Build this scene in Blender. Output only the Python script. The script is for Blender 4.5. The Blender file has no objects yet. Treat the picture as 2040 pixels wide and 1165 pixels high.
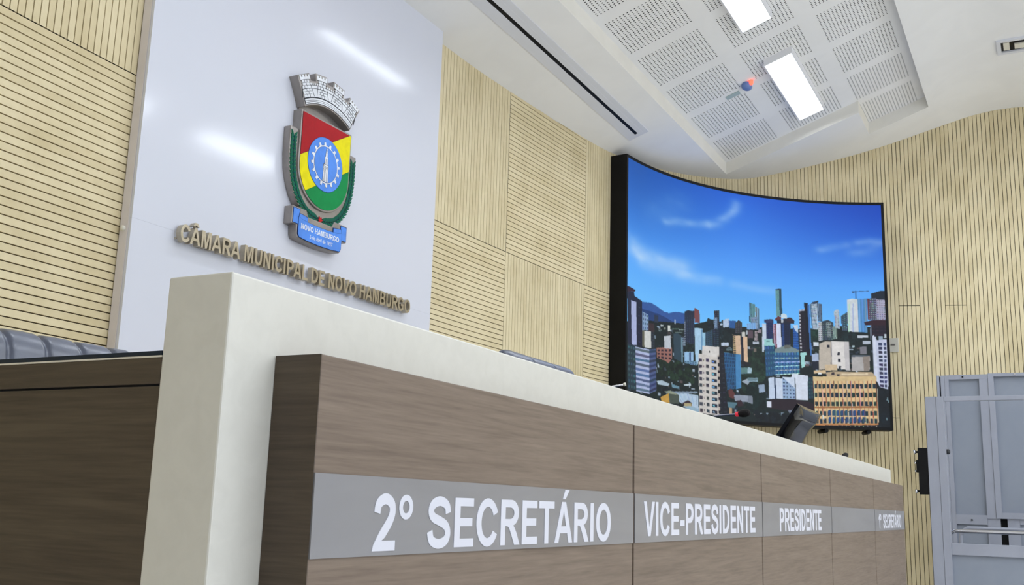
import bpy, bmesh, math, random
import numpy as np
from mathutils import Matrix, Vector

sc = bpy.context.scene
# ------------------------------------------------------------------ camera, world, exposure
LIFT = 1.3            # everything is written with z = 0 at the lower edge of the name strips; the hall floor is 1.3 m below
cam_d = bpy.data.cameras.new('camera')
cam_d.sensor_width = 36.0
cam_d.lens = 36.0 * 2055.934 / 2040.0
cam_d.clip_start = 0.02
cam = bpy.data.objects.new('camera', cam_d)
sc.collection.objects.link(cam)
yaw, pitch, roll = 0.48597, 0.20279, 0.030554
f = Vector((math.cos(pitch)*math.cos(yaw), math.cos(pitch)*math.sin(yaw), math.sin(pitch)))
r = f.cross(Vector((0, 0, 1))).normalized()
u = r.cross(f)
cr, sr = math.cos(roll), math.sin(roll)
r2, u2 = cr*r + sr*u, -sr*r + cr*u
mw = Matrix(((r2.x, u2.x, -f.x, -1.1297), (r2.y, u2.y, -f.y, -0.8905), (r2.z, u2.z, -f.z, 0.0786), (0, 0, 0, 1)))
cam.matrix_world = mw
sc.camera = cam

world = bpy.data.worlds.new('world')
sc.world = world
world.use_nodes = True
world.node_tree.nodes['Background'].inputs[0].default_value = (0.6, 0.7, 0.85, 1)
world.node_tree.nodes['Background'].inputs[1].default_value = 0.0

sc.view_settings.view_transform = 'Standard'
sc.view_settings.look = 'None'
sc.view_settings.gamma = 1.0
sc.view_settings.exposure = 0.06
sc.view_settings.use_curve_mapping = False
LAMP = 21.0           # radiance of the light panels in the stage coffer
HALL = 69.0           # radiance of the light panels in the level hall ceiling
FILL_RAD = 1.5             # radiance of the glowing fill panels added behind the camera
sc.cycles.max_bounces = 8
sc.cycles.diffuse_bounces = 5
sc.cycles.sample_clamp_indirect = 4.0

# ------------------------------------------------------------------ helpers
def lin(c):
    return tuple(((x/255.0)/12.92 if x/255.0 <= 0.04045 else ((x/255.0+0.055)/1.055)**2.4) for x in c)

def mat(name, col, rough=0.5, metal=0.0, spec=0.5, noise=None, bump=None, coat=0.0, emit=None):
    """noise = (second colour, scale xyz, detail, low, high); bump = (scale, strength)"""
    m = bpy.data.materials.new(name)
    m.use_nodes = True
    nt = m.node_tree
    b = nt.nodes['Principled BSDF']
    b.inputs['Base Color'].default_value = (*lin(col), 1)
    b.inputs['Roughness'].default_value = rough
    b.inputs['Metallic'].default_value = metal
    b.inputs['Specular IOR Level'].default_value = spec
    b.inputs['Coat Weight'].default_value = coat
    b.inputs['Coat Roughness'].default_value = 0.28
    if emit:
        b.inputs['Emission Color'].default_value = (*lin(emit[0]), 1)
        b.inputs['Emission Strength'].default_value = emit[1]
    tc = nt.nodes.new('ShaderNodeTexCoord')
    if noise:
        c2, scale, detail, lo, hi = noise
        mp = nt.nodes.new('ShaderNodeMapping')
        mp.inputs['Scale'].default_value = scale
        nt.links.new(tc.outputs['Object'], mp.inputs[0])
        n = nt.nodes.new('ShaderNodeTexNoise')
        n.inputs['Scale'].default_value = 1.0
        n.inputs['Detail'].default_value = detail
        n.inputs['Roughness'].default_value = 0.6
        n.inputs['Distortion'].default_value = 0.6
        nt.links.new(mp.outputs[0], n.inputs['Vector'])
        rp = nt.nodes.new('ShaderNodeValToRGB')
        rp.color_ramp.elements[0].position = lo
        rp.color_ramp.elements[1].position = hi
        rp.color_ramp.elements[0].color = (*lin(col), 1)
        rp.color_ramp.elements[1].color = (*lin(c2), 1)
        nt.links.new(n.outputs['Fac'], rp.inputs[0])
        nt.links.new(rp.outputs[0], b.inputs['Base Color'])
    if bump:
        n2 = nt.nodes.new('ShaderNodeTexNoise')
        n2.inputs['Scale'].default_value = bump[0]
        n2.inputs['Detail'].default_value = 4
        nt.links.new(tc.outputs['Object'], n2.inputs['Vector'])
        bp = nt.nodes.new('ShaderNodeBump')
        bp.inputs['Strength'].default_value = bump[1]
        bp.inputs['Distance'].default_value = 0.01
        nt.links.new(n2.outputs['Fac'], bp.inputs['Height'])
        nt.links.new(bp.outputs[0], b.inputs['Normal'])
    return m

def wood_mat(name, c1, c2, c3, scale):
    m = bpy.data.materials.new(name)
    m.use_nodes = True
    nt = m.node_tree
    b = nt.nodes['Principled BSDF']
    b.inputs['Roughness'].default_value = 0.5
    b.inputs['Specular IOR Level'].default_value = 0.35
    tc = nt.nodes.new('ShaderNodeTexCoord')
    def nz(sc_, det, dist):
        mp = nt.nodes.new('ShaderNodeMapping')
        mp.inputs['Scale'].default_value = sc_
        nt.links.new(tc.outputs['Object'], mp.inputs[0])
        n = nt.nodes.new('ShaderNodeTexNoise')
        n.inputs['Scale'].default_value = 1
        n.inputs['Detail'].default_value = det
        n.inputs['Roughness'].default_value = 0.65
        n.inputs['Distortion'].default_value = dist
        nt.links.new(mp.outputs[0], n.inputs['Vector'])
        return n
    n1 = nz(scale, 7, 1.6)
    n2 = nz((scale[0]*5, scale[1]*5, scale[2]*6), 3, 0.2)
    mx = nt.nodes.new('ShaderNodeMix')
    mx.inputs[0].default_value = 0.5
    nt.links.new(n1.outputs['Fac'], mx.inputs[2])
    nt.links.new(n2.outputs['Fac'], mx.inputs[3])
    rp = nt.nodes.new('ShaderNodeValToRGB')
    e = rp.color_ramp.elements
    e[0].position, e[1].position = 0.36, 0.64
    e[0].color, e[1].color = (*lin(c1), 1), (*lin(c3), 1)
    k = e.new(0.5)
    k.color = (*lin(c2), 1)
    nt.links.new(mx.outputs[0], rp.inputs[0])
    nt.links.new(rp.outputs[0], b.inputs['Base Color'])
    return m

ORG = {}
class MB:
    """collects shapes in world coordinates and links them as ONE mesh object"""
    def __init__(s):
        s.v, s.f, s.m, s.sm = [], [], [], []
    def face(s, pts, mi=0, smooth=False):
        i = len(s.v)
        s.v += [tuple(p) for p in pts]
        s.f.append(tuple(range(i, i+len(pts))))
        s.m.append(mi); s.sm.append(smooth)
    def box(s, x0, x1, y0, y1, z0, z1, mi=0):
        i = len(s.v)
        s.v += [(x, y, z) for x in (x0, x1) for y in (y0, y1) for z in (z0, z1)]
        for q in ((0,1,3,2), (4,6,7,5), (0,4,5,1), (2,3,7,6), (0,2,6,4), (1,5,7,3)):
            s.f.append(tuple(i+k for k in q)); s.m.append(mi); s.sm.append(False)
    def prism(s, pts, y0, y1, mi=0):
        """polygon of (x, z) points extruded from y0 (front) to y1 (back)"""
        a = sum(p[0]*q[1]-q[0]*p[1] for p, q in zip(pts, pts[1:]+pts[:1]))
        if a < 0: pts = pts[::-1]
        n = len(pts); i = len(s.v)
        s.v += [(x, y0, z) for x, z in pts] + [(x, y1, z) for x, z in pts]
        s.f.append(tuple(i+k for k in range(n)))
        s.f.append(tuple(i+n+k for k in range(n-1, -1, -1)))
        for k in range(n):
            s.f.append((i+k, i+n+k, i+n+(k+1) % n, i+(k+1) % n))
        s.m += [mi]*(n+2); s.sm += [False]*(n+2)
    def tube(s, path, rad, n=10, mi=0):
        path = [Vector(p) for p in path]
        rads = rad if isinstance(rad, (list, tuple)) else [rad]*len(path)
        i = len(s.v)
        for k, p in enumerate(path):
            d = (path[min(k+1, len(path)-1)] - path[max(k-1, 0)]).normalized()
            a = d.cross(Vector((0.13, 0.2, 0.97))).normalized()
            b = d.cross(a)
            for j in range(n):
                t = 2*math.pi*j/n
                s.v.append(tuple(p + rads[k]*(math.cos(t)*a + math.sin(t)*b)))
        for k in range(len(path)-1):
            for j in range(n):
                s.f.append((i+k*n+j, i+k*n+(j+1) % n, i+(k+1)*n+(j+1) % n, i+(k+1)*n+j))
                s.m.append(mi); s.sm.append(True)
        for k, rev in ((0, False), (len(path)-1, True)):
            q = [i+k*n+j for j in range(n)]
            s.f.append(tuple(q if rev else q[::-1])); s.m.append(mi); s.sm.append(False)
    def grid(s, P, closed_u=False, closed_v=False, mi=0, smooth=True):
        nu, nv = len(P), len(P[0]); i = len(s.v)
        for row in P: s.v += [tuple(p) for p in row]
        for a in range(nu if closed_u else nu-1):
            for b in range(nv if closed_v else nv-1):
                a2, b2 = (a+1) % nu, (b+1) % nv
                s.f.append((i+a*nv+b, i+a2*nv+b, i+a2*nv+b2, i+a*nv+b2)); s.m.append(mi); s.sm.append(smooth)
    def build(s, name, mats, parent=None, loc=(0, 0, 0), bevel=0, fix=True):
        me = bpy.data.meshes.new(name)
        o = bpy.data.objects.new(name, me)
        org = ORG.get(parent.name, (0, 0, 0)) if parent else (0, 0, 0)
        base = tuple(a+b for a, b in zip(org, loc))
        me.from_pydata([tuple(p[k]-base[k] for k in range(3)) for p in s.v], [], s.f)
        for m_ in (mats if isinstance(mats, (list, tuple)) else [mats]): me.materials.append(m_)
        me.polygons.foreach_set('material_index', s.m)
        me.polygons.foreach_set('use_smooth', s.sm)
        if fix:
            bm = bmesh.new(); bm.from_mesh(me)
            bmesh.ops.remove_doubles(bm, verts=bm.verts, dist=1e-5)
            bmesh.ops.recalc_face_normals(bm, faces=bm.faces)
            bm.to_mesh(me); bm.free()
        me.update()
        o.location = loc
        if parent: o.parent = parent
        ORG[o.name] = base
        sc.collection.objects.link(o)
        if bevel:
            bv = o.modifiers.new('bevel', 'BEVEL'); bv.width = bevel; bv.segments = 2; bv.limit_method = 'ANGLE'
        return o

def tag(o, label=None, cat=None, group=None, kind=None):
    if label: o['label'] = label
    if cat: o['category'] = cat
    if group: o['group'] = group
    if kind: o['kind'] = kind
    return o
def thing(name, label, cat, loc=(0, 0, 0), group=None, kind=None):
    o = bpy.data.objects.new(name, None)
    o.empty_display_size = 0.1
    sc.collection.objects.link(o)
    o.location = loc
    ORG[o.name] = tuple(loc)
    return tag(o, label, cat, group, kind)
def copy_tree(o, parent=None):
    c = o.copy(); sc.collection.objects.link(c)
    if parent: c.parent = parent
    for ch in list(o.children): copy_tree(ch, c)
    return c

def text_bm(txt, bold=0.02, ext=0.0, space=1.0):
    cu = bpy.data.curves.new('t', 'FONT')
    cu.body = txt; cu.size = 1.0; cu.offset = bold; cu.extrude = ext; cu.resolution_u = 6; cu.space_character = space
    o = bpy.data.objects.new('t', cu)
    sc.collection.objects.link(o)
    dg = bpy.context.evaluated_depsgraph_get(); dg.update()
    me = bpy.data.meshes.new_from_object(o.evaluated_get(dg))
    V = [v.co.copy() for v in me.vertices]; F = [tuple(p.vertices) for p in me.polygons]
    bpy.data.objects.remove(o); bpy.data.curves.remove(cu); bpy.data.meshes.remove(me)
    return V, F
_cap = {}
def cap_height(bold):
    if bold not in _cap:
        V, F = text_bm('E', bold)
        _cap[bold] = (min(v.y for v in V), max(v.y for v in V))
    return _cap[bold]
def add_text(mb, txt, x0, x1, z0, z1, y, thick=0.001, bold=0.02, mi=0, space=1.0):
    """lettering facing -Y: spans x0..x1, capitals from z0 to z1, front at y"""
    V, F = text_bm(txt, bold, 0.5, space)
    a, b = min(v.x for v in V), max(v.x for v in V)
    c0, c1 = cap_height(bold)
    i = len(mb.v)
    for v in V:
        mb.v.append((x0+(v.x-a)/(b-a)*(x1-x0), y+thick*(0.5-v.z), z0+(v.y-c0)/(c1-c0)*(z1-z0)))
    for q in F:
        mb.f.append(tuple(i+k for k in q)); mb.m.append(mi); mb.sm.append(False)

# lettering: heavy grotesque capitals drawn as contours (capital height 1)
def arc(cx, cy, rx, ry, a0, a1, n=14):
    return [(cx+rx*math.cos(math.radians(a0+(a1-a0)*k/n)), cy+ry*math.sin(math.radians(a0+(a1-a0)*k/n))) for k in range(n+1)]
def stroke(pts, w):
    P = [np.array(p) for p in pts]; out = []
    for i, p in enumerate(P):                     # smooth the path
        if i == len(P)-1: out.append(p); break
        p0, p1, p2, p3 = P[max(i-1, 0)], p, P[i+1], P[min(i+2, len(P)-1)]
        for t in np.linspace(0, 1, 5, endpoint=False):
            out.append(0.5*((2*p1)+(p2-p0)*t+(2*p0-5*p1+4*p2-p3)*t*t+(3*p1-p0-3*p2+p3)*t**3))
    L, R = [], []
    for i, p in enumerate(out):
        d = out[min(i+1, len(out)-1)]-out[max(i-1, 0)]; d = d/np.linalg.norm(d)
        n = np.array((-d[1], d[0]))
        L.append(tuple(p+n*w/2)); R.append(tuple(p-n*w/2))
    return L, R
GL = {}
GL['E'] = [[(0,0),(.75,0),(.75,.17),(.21,.17),(.21,.42),(.69,.42),(.69,.59),(.21,.59),(.21,.83),(.73,.83),(.73,1),(0,1)]]
GL['T'] = [[(.3,0),(.505,0),(.505,.83),(.805,.83),(.805,1),(0,1),(0,.83),(.3,.83)]]
GL['I'] = [[(0,0),(.205,0),(.205,1),(0,1)]]
GL['L'] = [[(0,0),(.71,0),(.71,.17),(.205,.17),(.205,1),(0,1)]]
GL['H'] = [[(0,0),(.205,0),(.205,.44),(.59,.44),(.59,0),(.795,0),(.795,1),(.59,1),(.59,.61),(.205,.61),(.205,1),(0,1)]]
GL['A'] = [[(0,0),(.215,0),(.30,.23),(.70,.23),(.785,0),(1,0),(.61,1),(.39,1)], [(.36,.40),(.64,.40),(.5,.77)]]
GL['V'] = [[(0,1),(.22,1),(.465,.25),(.71,1),(.93,1),(.57,0),(.36,0)]]
GL['N'] = [[(0,0),(0,1),(.2,1),(.6,.35),(.6,1),(.79,1),(.79,0),(.585,0),(.19,.64),(.19,0)]]
GL['M'] = [[(0,0),(0,1),(.3,1),(.48,.32),(.66,1),(.96,1),(.96,0),(.775,0),(.775,.79),(.575,0),(.385,0),(.185,.79),(.185,0)]]
GL['O'] = [arc(.49,.5,.49,.515,0,354,40), arc(.49,.5,.275,.335,0,354,40)]
GL['C'] = [arc(.47,.5,.47,.515,25,330,30) + arc(.47,.5,.265,.335,-32,-334,26)]
GL['G'] = [arc(.49,.5,.49,.515,27,306,30) + [(.93,.13),(.93,.54),(.50,.54),(.50,.37),(.72,.37),(.72,.24)] + arc(.49,.5,.28,.335,-48,-331,26)]
GL['D'] = [[(0,0)] + arc(.36,.5,.48,.5,-90,90,20) + [(0,1)], [(.205,.17)] + arc(.33,.5,.295,.33,-90,90,20) + [(.205,.83)]]
GL['P'] = [[(0,0),(.205,0),(.205,.375)] + arc(.43,.6875,.36,.3125,-90,90,16) + [(0,1)], [(.205,.545)] + arc(.39,.6875,.17,.1425,-90,90,12) + [(.205,.83)]]
GL['R'] = [[(0,0),(.205,0),(.205,.415),(.29,.413),(.355,.395),(.43,.31),(.635,0),(.885,0),(.72,.27),(.62,.39),(.56,.43)] + arc(.47,.7075,.345,.2925,-60,90,14) + [(0,1)], [(.205,.575)] + arc(.43,.7025,.175,.1275,-90,90,12) + [(.205,.83)]]
GL['B'] = [[(0,0)] + arc(.46,.285,.36,.285,-90,58,12) + arc(.43,.755,.33,.245,-45,90,12) + [(0,1)], [(.205,.17)] + arc(.43,.30,.17,.13,-90,90,10) + [(.205,.43)], [(.205,.59)] + arc(.39,.71,.15,.12,-90,90,10) + [(.205,.83)]]
GL['U'] = [[(0,1)] + arc(.395,.38,.395,.395,180,360,18) + [(.79,1),(.588,1)] + arc(.395,.38,.193,.215,0,-180,16) + [(.202,1)]]
_l, _r = stroke([(.745,.685),(.685,.84),(.45,.92),(.21,.86),(.125,.73),(.21,.60),(.45,.525),(.67,.435),(.75,.29),(.67,.145),(.43,.08),(.18,.15),(.10,.325)], .19)
GL['S'] = [_l + _r[::-1]]
_l, _r = stroke([(.115,.665),(.165,.83),(.37,.915),(.565,.84),(.615,.70),(.54,.53),(.36,.34),(.19,.17)], .195)
GL['2'] = [_l[:-4] + [(.285,.178),(.74,.178),(.74,0),(0,0),(.035,.11)] + _r[:-3][::-1]]
GL['1'] = [[(.32,0),(.53,0),(.53,1),(.365,1),(.29,.9),(.13,.79),(0,.745),(0,.57),(.18,.635),(.32,.735)]]
GL['-'] = [[(0,.28),(.42,.28),(.42,.46),(0,.46)]]
GL['o'] = [arc(.24,.775,.24,.225,0,350,36), arc(.24,.775,.115,.115,0,350,36)]
GL['\u00c1'] = GL['A'] + [[(.43,1.07),(.56,1.30),(.80,1.30),(.58,1.07)]]
GL['\u00c2'] = GL['A'] + [[(.20,1.07),(.39,1.29),(.61,1.29),(.80,1.07),(.62,1.07),(.5,1.18),(.38,1.07)]]
SB = dict(E=(.1,.05), T=(.03,.03), I=(.1,.1), L=(.1,.03), H=(.1,.1), A=(0,0), V=(0,0), N=(.1,.1), M=(.1,.1), O=(.06,.06), C=(.06,.04), G=(.06,.09), D=(.1,.06), P=(.1,.04), R=(.1,.0), B=(.1,.05), U=(.1,.1), S=(.05,.05))
SB.update({'2': (.04,.05), '1': (.06,.16), '-': (.06,.06), 'o': (.04,.04), '\u00c1': (0,0), '\u00c2': (0,0)})
SERIF = dict(N=((.1,0),(.1,1),(.69,1)), V=((.1,1),(.82,1)), H=((.1,0),(.1,1),(.69,0),(.69,1)), A=((.1,0),(.89,0)), M=((.1,0),(.1,1),(.87,0),(.87,1)), B=((.05,0),(.05,1)), U=((.1,1),(.69,1)), R=((.05,0),(.05,1),(.8,0)))
def gwidth(ch): return max(x for c in GL[ch][:1] for x, y in c)
def advances(txt):
    out, x = [], 0.0
    for k, ch in enumerate(txt):
        if ch == ' ': x += 0.36; continue
        if k: x += SB[ch][0]
        out.append((ch, x)); x += gwidth(ch)
        if k < len(txt)-1: x += SB[ch][1]
    return out, x
_gm = {}
def glyph_mesh(ch):
    if ch in _gm: return _gm[ch]
    cu = bpy.data.curves.new('g', 'CURVE'); cu.dimensions = '2D'; cu.fill_mode = 'BOTH'; cu.extrude = 0.5
    for c in GL[ch]:
        sp_ = cu.splines.new('POLY'); sp_.points.add(len(c)-1); sp_.use_cyclic_u = True
        for p, (x, y) in zip(sp_.points, c): p.co = (x, y, 0, 1)
    o = bpy.data.objects.new('g', cu); sc.collection.objects.link(o)
    dg = bpy.context.evaluated_depsgraph_get(); dg.update()
    me = bpy.data.meshes.new_from_object(o.evaluated_get(dg))
    _gm[ch] = ([v.co.copy() for v in me.vertices], [tuple(p.vertices) for p in me.polygons])
    bpy.data.objects.remove(o); bpy.data.curves.remove(cu); bpy.data.meshes.remove(me)
    return _gm[ch]
def put_glyph(mb, ch, x, sx, z0, z1, y, thick):
    V, F = glyph_mesh(ch); i = len(mb.v)
    for v in V: mb.v.append((x+v.x*sx, y+thick*(0.5-v.z), z0+v.y*(z1-z0)))
    for q in F: mb.f.append(tuple(i+k for k in q)); mb.m.append(0); mb.sm.append(False)
def add_caps(mb, txt, x0, x1, z0, z1, y, thick):
    adv, tot_ = advances(txt); k = (x1-x0)/tot_
    for ch, x in adv: put_glyph(mb, ch, x0+x*k, k, z0, z1, y, thick)

# ------------------------------------------------------------------ materials
M = {}
def slat_mat():
    m = bpy.data.materials.new('pale slat wood')
    m.use_nodes = True
    nt = m.node_tree
    b = nt.nodes['Principled BSDF']
    b.inputs['Roughness'].default_value = 0.5
    b.inputs['Specular IOR Level'].default_value = 0.3
    tc = nt.nodes.new('ShaderNodeTexCoord')
    at = nt.nodes.new('ShaderNodeAttribute'); at.attribute_name = 'tone'
    n1 = nt.nodes.new('ShaderNodeTexNoise'); n1.inputs['Scale'].default_value = 3.2; n1.inputs['Detail'].default_value = 3
    n2 = nt.nodes.new('ShaderNodeTexNoise'); n2.inputs['Scale'].default_value = 22; n2.inputs['Detail'].default_value = 2
    nt.links.new(tc.outputs['Object'], n1.inputs[0]); nt.links.new(tc.outputs['Object'], n2.inputs[0])
    ad = nt.nodes.new('ShaderNodeMath'); ad.operation = 'MULTIPLY_ADD'; ad.inputs[1].default_value = 0.35
    nt.links.new(n2.outputs['Fac'], ad.inputs[0]); nt.links.new(n1.outputs['Fac'], ad.inputs[2])
    a2 = nt.nodes.new('ShaderNodeMath'); a2.operation = 'MULTIPLY_ADD'; a2.inputs[1].default_value = 0.28
    nt.links.new(at.outputs['Fac'], a2.inputs[0]); nt.links.new(ad.outputs[0], a2.inputs[2])
    rp = nt.nodes.new('ShaderNodeValToRGB')
    e = rp.color_ramp.elements
    e[0].position, e[1].position = 0.45, 1.25
    e[0].color, e[1].color = (*lin((207, 190, 148)), 1), (*lin((228, 213, 174)), 1)
    nt.links.new(a2.outputs[0], rp.inputs[0])
    nt.links.new(rp.outputs[0], b.inputs['Base Color'])
    return m
M['slat'] = slat_mat()
M['groove'] = mat('brown groove backing', (40, 28, 20), 0.85, noise=((30, 21, 15), (9, 9, 9), 2, 0.4, 0.6))
M['panelwhite'] = mat('glossy white panel', (220, 221, 230), 0.11, spec=0.28, noise=((217, 219, 228), (0.8, 0.8, 0.8), 2, 0.3, 0.7))
M['paneledge'] = mat('panel edge trim', (226, 219, 219), 0.45, noise=((220, 213, 213), (3, 3, 6), 2, 0.4, 0.6))
M['seam'] = mat('fine joint line', (205, 206, 214), 0.6)
M['ceil'] = mat('white ceiling paint', (244, 243, 241), 0.85, spec=0.2, noise=((241, 240, 238), (2, 2, 2), 3, 0.4, 0.6))
M['cofferside'] = mat('cream coffer edge paint', (240, 236, 226), 0.85, spec=0.2, noise=((235, 231, 221), (2, 2, 2), 3, 0.4, 0.6))
M['hole'] = mat('dark ceiling void', (40, 38, 36), 0.9)
M['solid'] = mat('off white solid surface', (207, 204, 194), 0.42, noise=((203, 200, 190), (30, 30, 30), 3, 0.35, 0.65))
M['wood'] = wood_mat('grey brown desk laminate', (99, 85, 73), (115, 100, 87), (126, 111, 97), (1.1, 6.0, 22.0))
M['wood_side'] = wood_mat('shaded side laminate', (60, 50, 40), (73, 62, 50), (83, 72, 58), (6.0, 1.1, 22.0))  # desk laminate darkened, side faces' shade is in its colour
M['strip'] = mat('grey satin name strip', (140, 139, 142), 0.38, metal=0.25, noise=((132, 131, 134), (2, 2, 10), 3, 0.35, 0.65))
M['vinyl'] = mat('white vinyl lettering', (206, 206, 214), 0.45)
M['glass'] = mat('dark blue glass top', (5, 26, 44), 0.35, spec=0.25)
M['paleedge'] = mat('pale edge band', (214, 206, 190), 0.5)
M['steel'] = mat('brushed steel letters', (186, 176, 157), 0.33, metal=0.8, noise=((176, 166, 146), (6, 6, 50), 3, 0.35, 0.65))
M['crestgrey'] = mat('grey painted crest body', (154, 148, 144), 0.32, metal=0.55, noise=((144, 138, 134), (9, 9, 9), 2, 0.4, 0.6))
for k_, c_ in dict(red=(168, 12, 24), yellow=(240, 226, 0), green=(0, 138, 70), blue=(92, 148, 236), navy=(24, 50, 110), white=(240, 242, 246), leaf=(6, 104, 66), dark=(52, 54, 60), star=(206, 30, 36)).items():
    M[k_] = mat('crest ' + k_, c_, 0.45, spec=0.15, noise=(tuple(int(x*0.95) for x in c_), (14, 14, 14), 2, 0.4, 0.6))
M['leafdark'] = mat('crest dark green', (0, 58, 40), 0.5, spec=0.15)
M['black'] = mat('matt black metal', (7, 7, 9), 0.55, spec=0.2, noise=((10, 10, 12), (8, 8, 8), 2, 0.4, 0.6))
M['liftgrey'] = mat('grey lift paint', (152, 155, 166), 0.42, noise=((147, 150, 161), (3, 3, 3), 3, 0.4, 0.6))
M['liftpanel'] = mat('grey lift sheet', (136, 142, 153), 0.5, noise=((129, 136, 148), (2, 2, 2), 4, 0.35, 0.65))
M['chrome'] = mat('chrome', (215, 215, 220), 0.15, metal=1.0)
M['leather'] = mat('blue grey leather', (72, 78, 96), 0.42, spec=0.6, coat=0.55, noise=((64, 70, 87), (14, 14, 14), 3, 0.4, 0.6), bump=(160, 0.05))
M['gloss'] = mat('glossy black plastic', (16, 15, 18), 0.07, spec=0.6)
M['liftdark'] = mat('dark grey rubber', (40, 42, 46), 0.6)
M['foam'] = mat('black foam', (16, 12, 14), 0.95, bump=(300, 0.5))
M['redring'] = mat('red ring', (190, 40, 60), 0.3, emit=((220, 50, 70), 0.5))
M['plate'] = mat('ivory plastic plate', (226, 222, 208), 0.4)
M['vent'] = mat('grey vent metal', (222, 223, 228), 0.6)
M['carpet'] = mat('grey carpet', (222, 221, 219), 0.95, noise=((212, 211, 209), (40, 40, 40), 3, 0.35, 0.65))
M['stage'] = mat('stage laminate floor', (224, 220, 212), 0.5, noise=((214, 209, 200), (2, 14, 2), 4, 0.35, 0.65))
M['blueplastic'] = mat('blue grey plastic', (110, 136, 196), 0.35)
M['labelplate'] = mat('pale green label', (176, 192, 190), 0.5)
M['led'] = mat('red indicator', (255, 70, 50), 0.4, emit=((255, 80, 60), 3.0))
M['lamp'] = mat('light panel diffuser', (255, 255, 255), 0.6, emit=((238, 246, 255), LAMP))
M['halllamp'] = mat('hall light diffuser', (255, 255, 255), 0.6, emit=((238, 246, 255), HALL))
M['fillglow'] = mat('added glow panel', (230, 236, 245), 0.2, emit=((226, 236, 255), FILL_RAD))  # glow of the unseen panes added for frontal fill
M['lampframe'] = mat('white lamp frame', (236, 236, 240), 0.5)
# ------------------------------------------------------------------ ceiling geometry
CY = -0.485                                   # where the sloping stage ceiling meets the level hall ceiling
CW = 0.28                                     # half width of the rounded bend between the two
def cz(x, y, d=0.0):
    if y >= CY+CW: g_ = CY-y
    elif y <= CY-CW: g_ = 0.0
    else: g_ = -CW*((y-CY+CW)/(2*CW))**2
    return 3.2 + 0.35*(2.6-CY) + 0.35*g_ + d

# ------------------------------------------------------------------ slatted, curving wall
ctrl = [(x, 2.70-(x-3.13)**2/50) for x in (-5, -4, -3, -2, -1, 0, 0.6, 1.2, 1.8, 2.4, 3.1, 3.8)]
ctrl += [(4.47, 2.675), (4.93, 2.667), (5.414, 2.645), (6.039, 2.607), (6.762, 2.553), (7.127, 2.512), (7.5, 2.44), (7.95, 2.32), (8.449, 2.14), (8.937, 1.90),
         (9.18, 1.71), (9.375, 1.465), (9.579, 1.145), (9.765, 0.816), (9.905, 0.476), (9.995, 0.15), (10.08, -0.164), (10.16, -0.486), (10.22, -0.83), (10.27, -1.3), (10.3, -2.0), (10.3, -4), (10.3, -6.5), (10.3, -9)]
def catmull(P, n=12):
    out = []
    for i in range(len(P)-1):
        p0, p1, p2, p3 = (np.array(P[max(0, min(len(P)-1, i+k))]) for k in (-1, 0, 1, 2))
        for t in np.linspace(0, 1, n, endpoint=False):
            out.append(0.5*((2*p1)+(p2-p0)*t+(2*p0-5*p1+4*p2-p3)*t*t+(3*p1-p0-3*p2+p3)*t**3))
    out.append(np.array(P[-1]))
    return np.array(out)
PL = catmull(ctrl)
SL = np.r_[0, np.cumsum(np.hypot(*(np.diff(PL, axis=0)).T))]
def wp(s, off=0.0):
    x, y = np.interp(s, SL, PL[:, 0]), np.interp(s, SL, PL[:, 1])
    x2, y2 = np.interp(s+0.02, SL, PL[:, 0]), np.interp(s+0.02, SL, PL[:, 1])
    x1, y1 = np.interp(s-0.02, SL, PL[:, 0]), np.interp(s-0.02, SL, PL[:, 1])
    d = math.hypot(x2-x1, y2-y1)
    tx, ty = (x2-x1)/d, (y2-y1)/d
    return x - ty*off, y + tx*off              # off > 0 lies behind the slats
def s_at(x): return float(np.interp(x, PL[:np.argmax(PL[:, 0])+1, 0], SL[:np.argmax(PL[:, 0])+1]))
rnd = random.Random(4)
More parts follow.
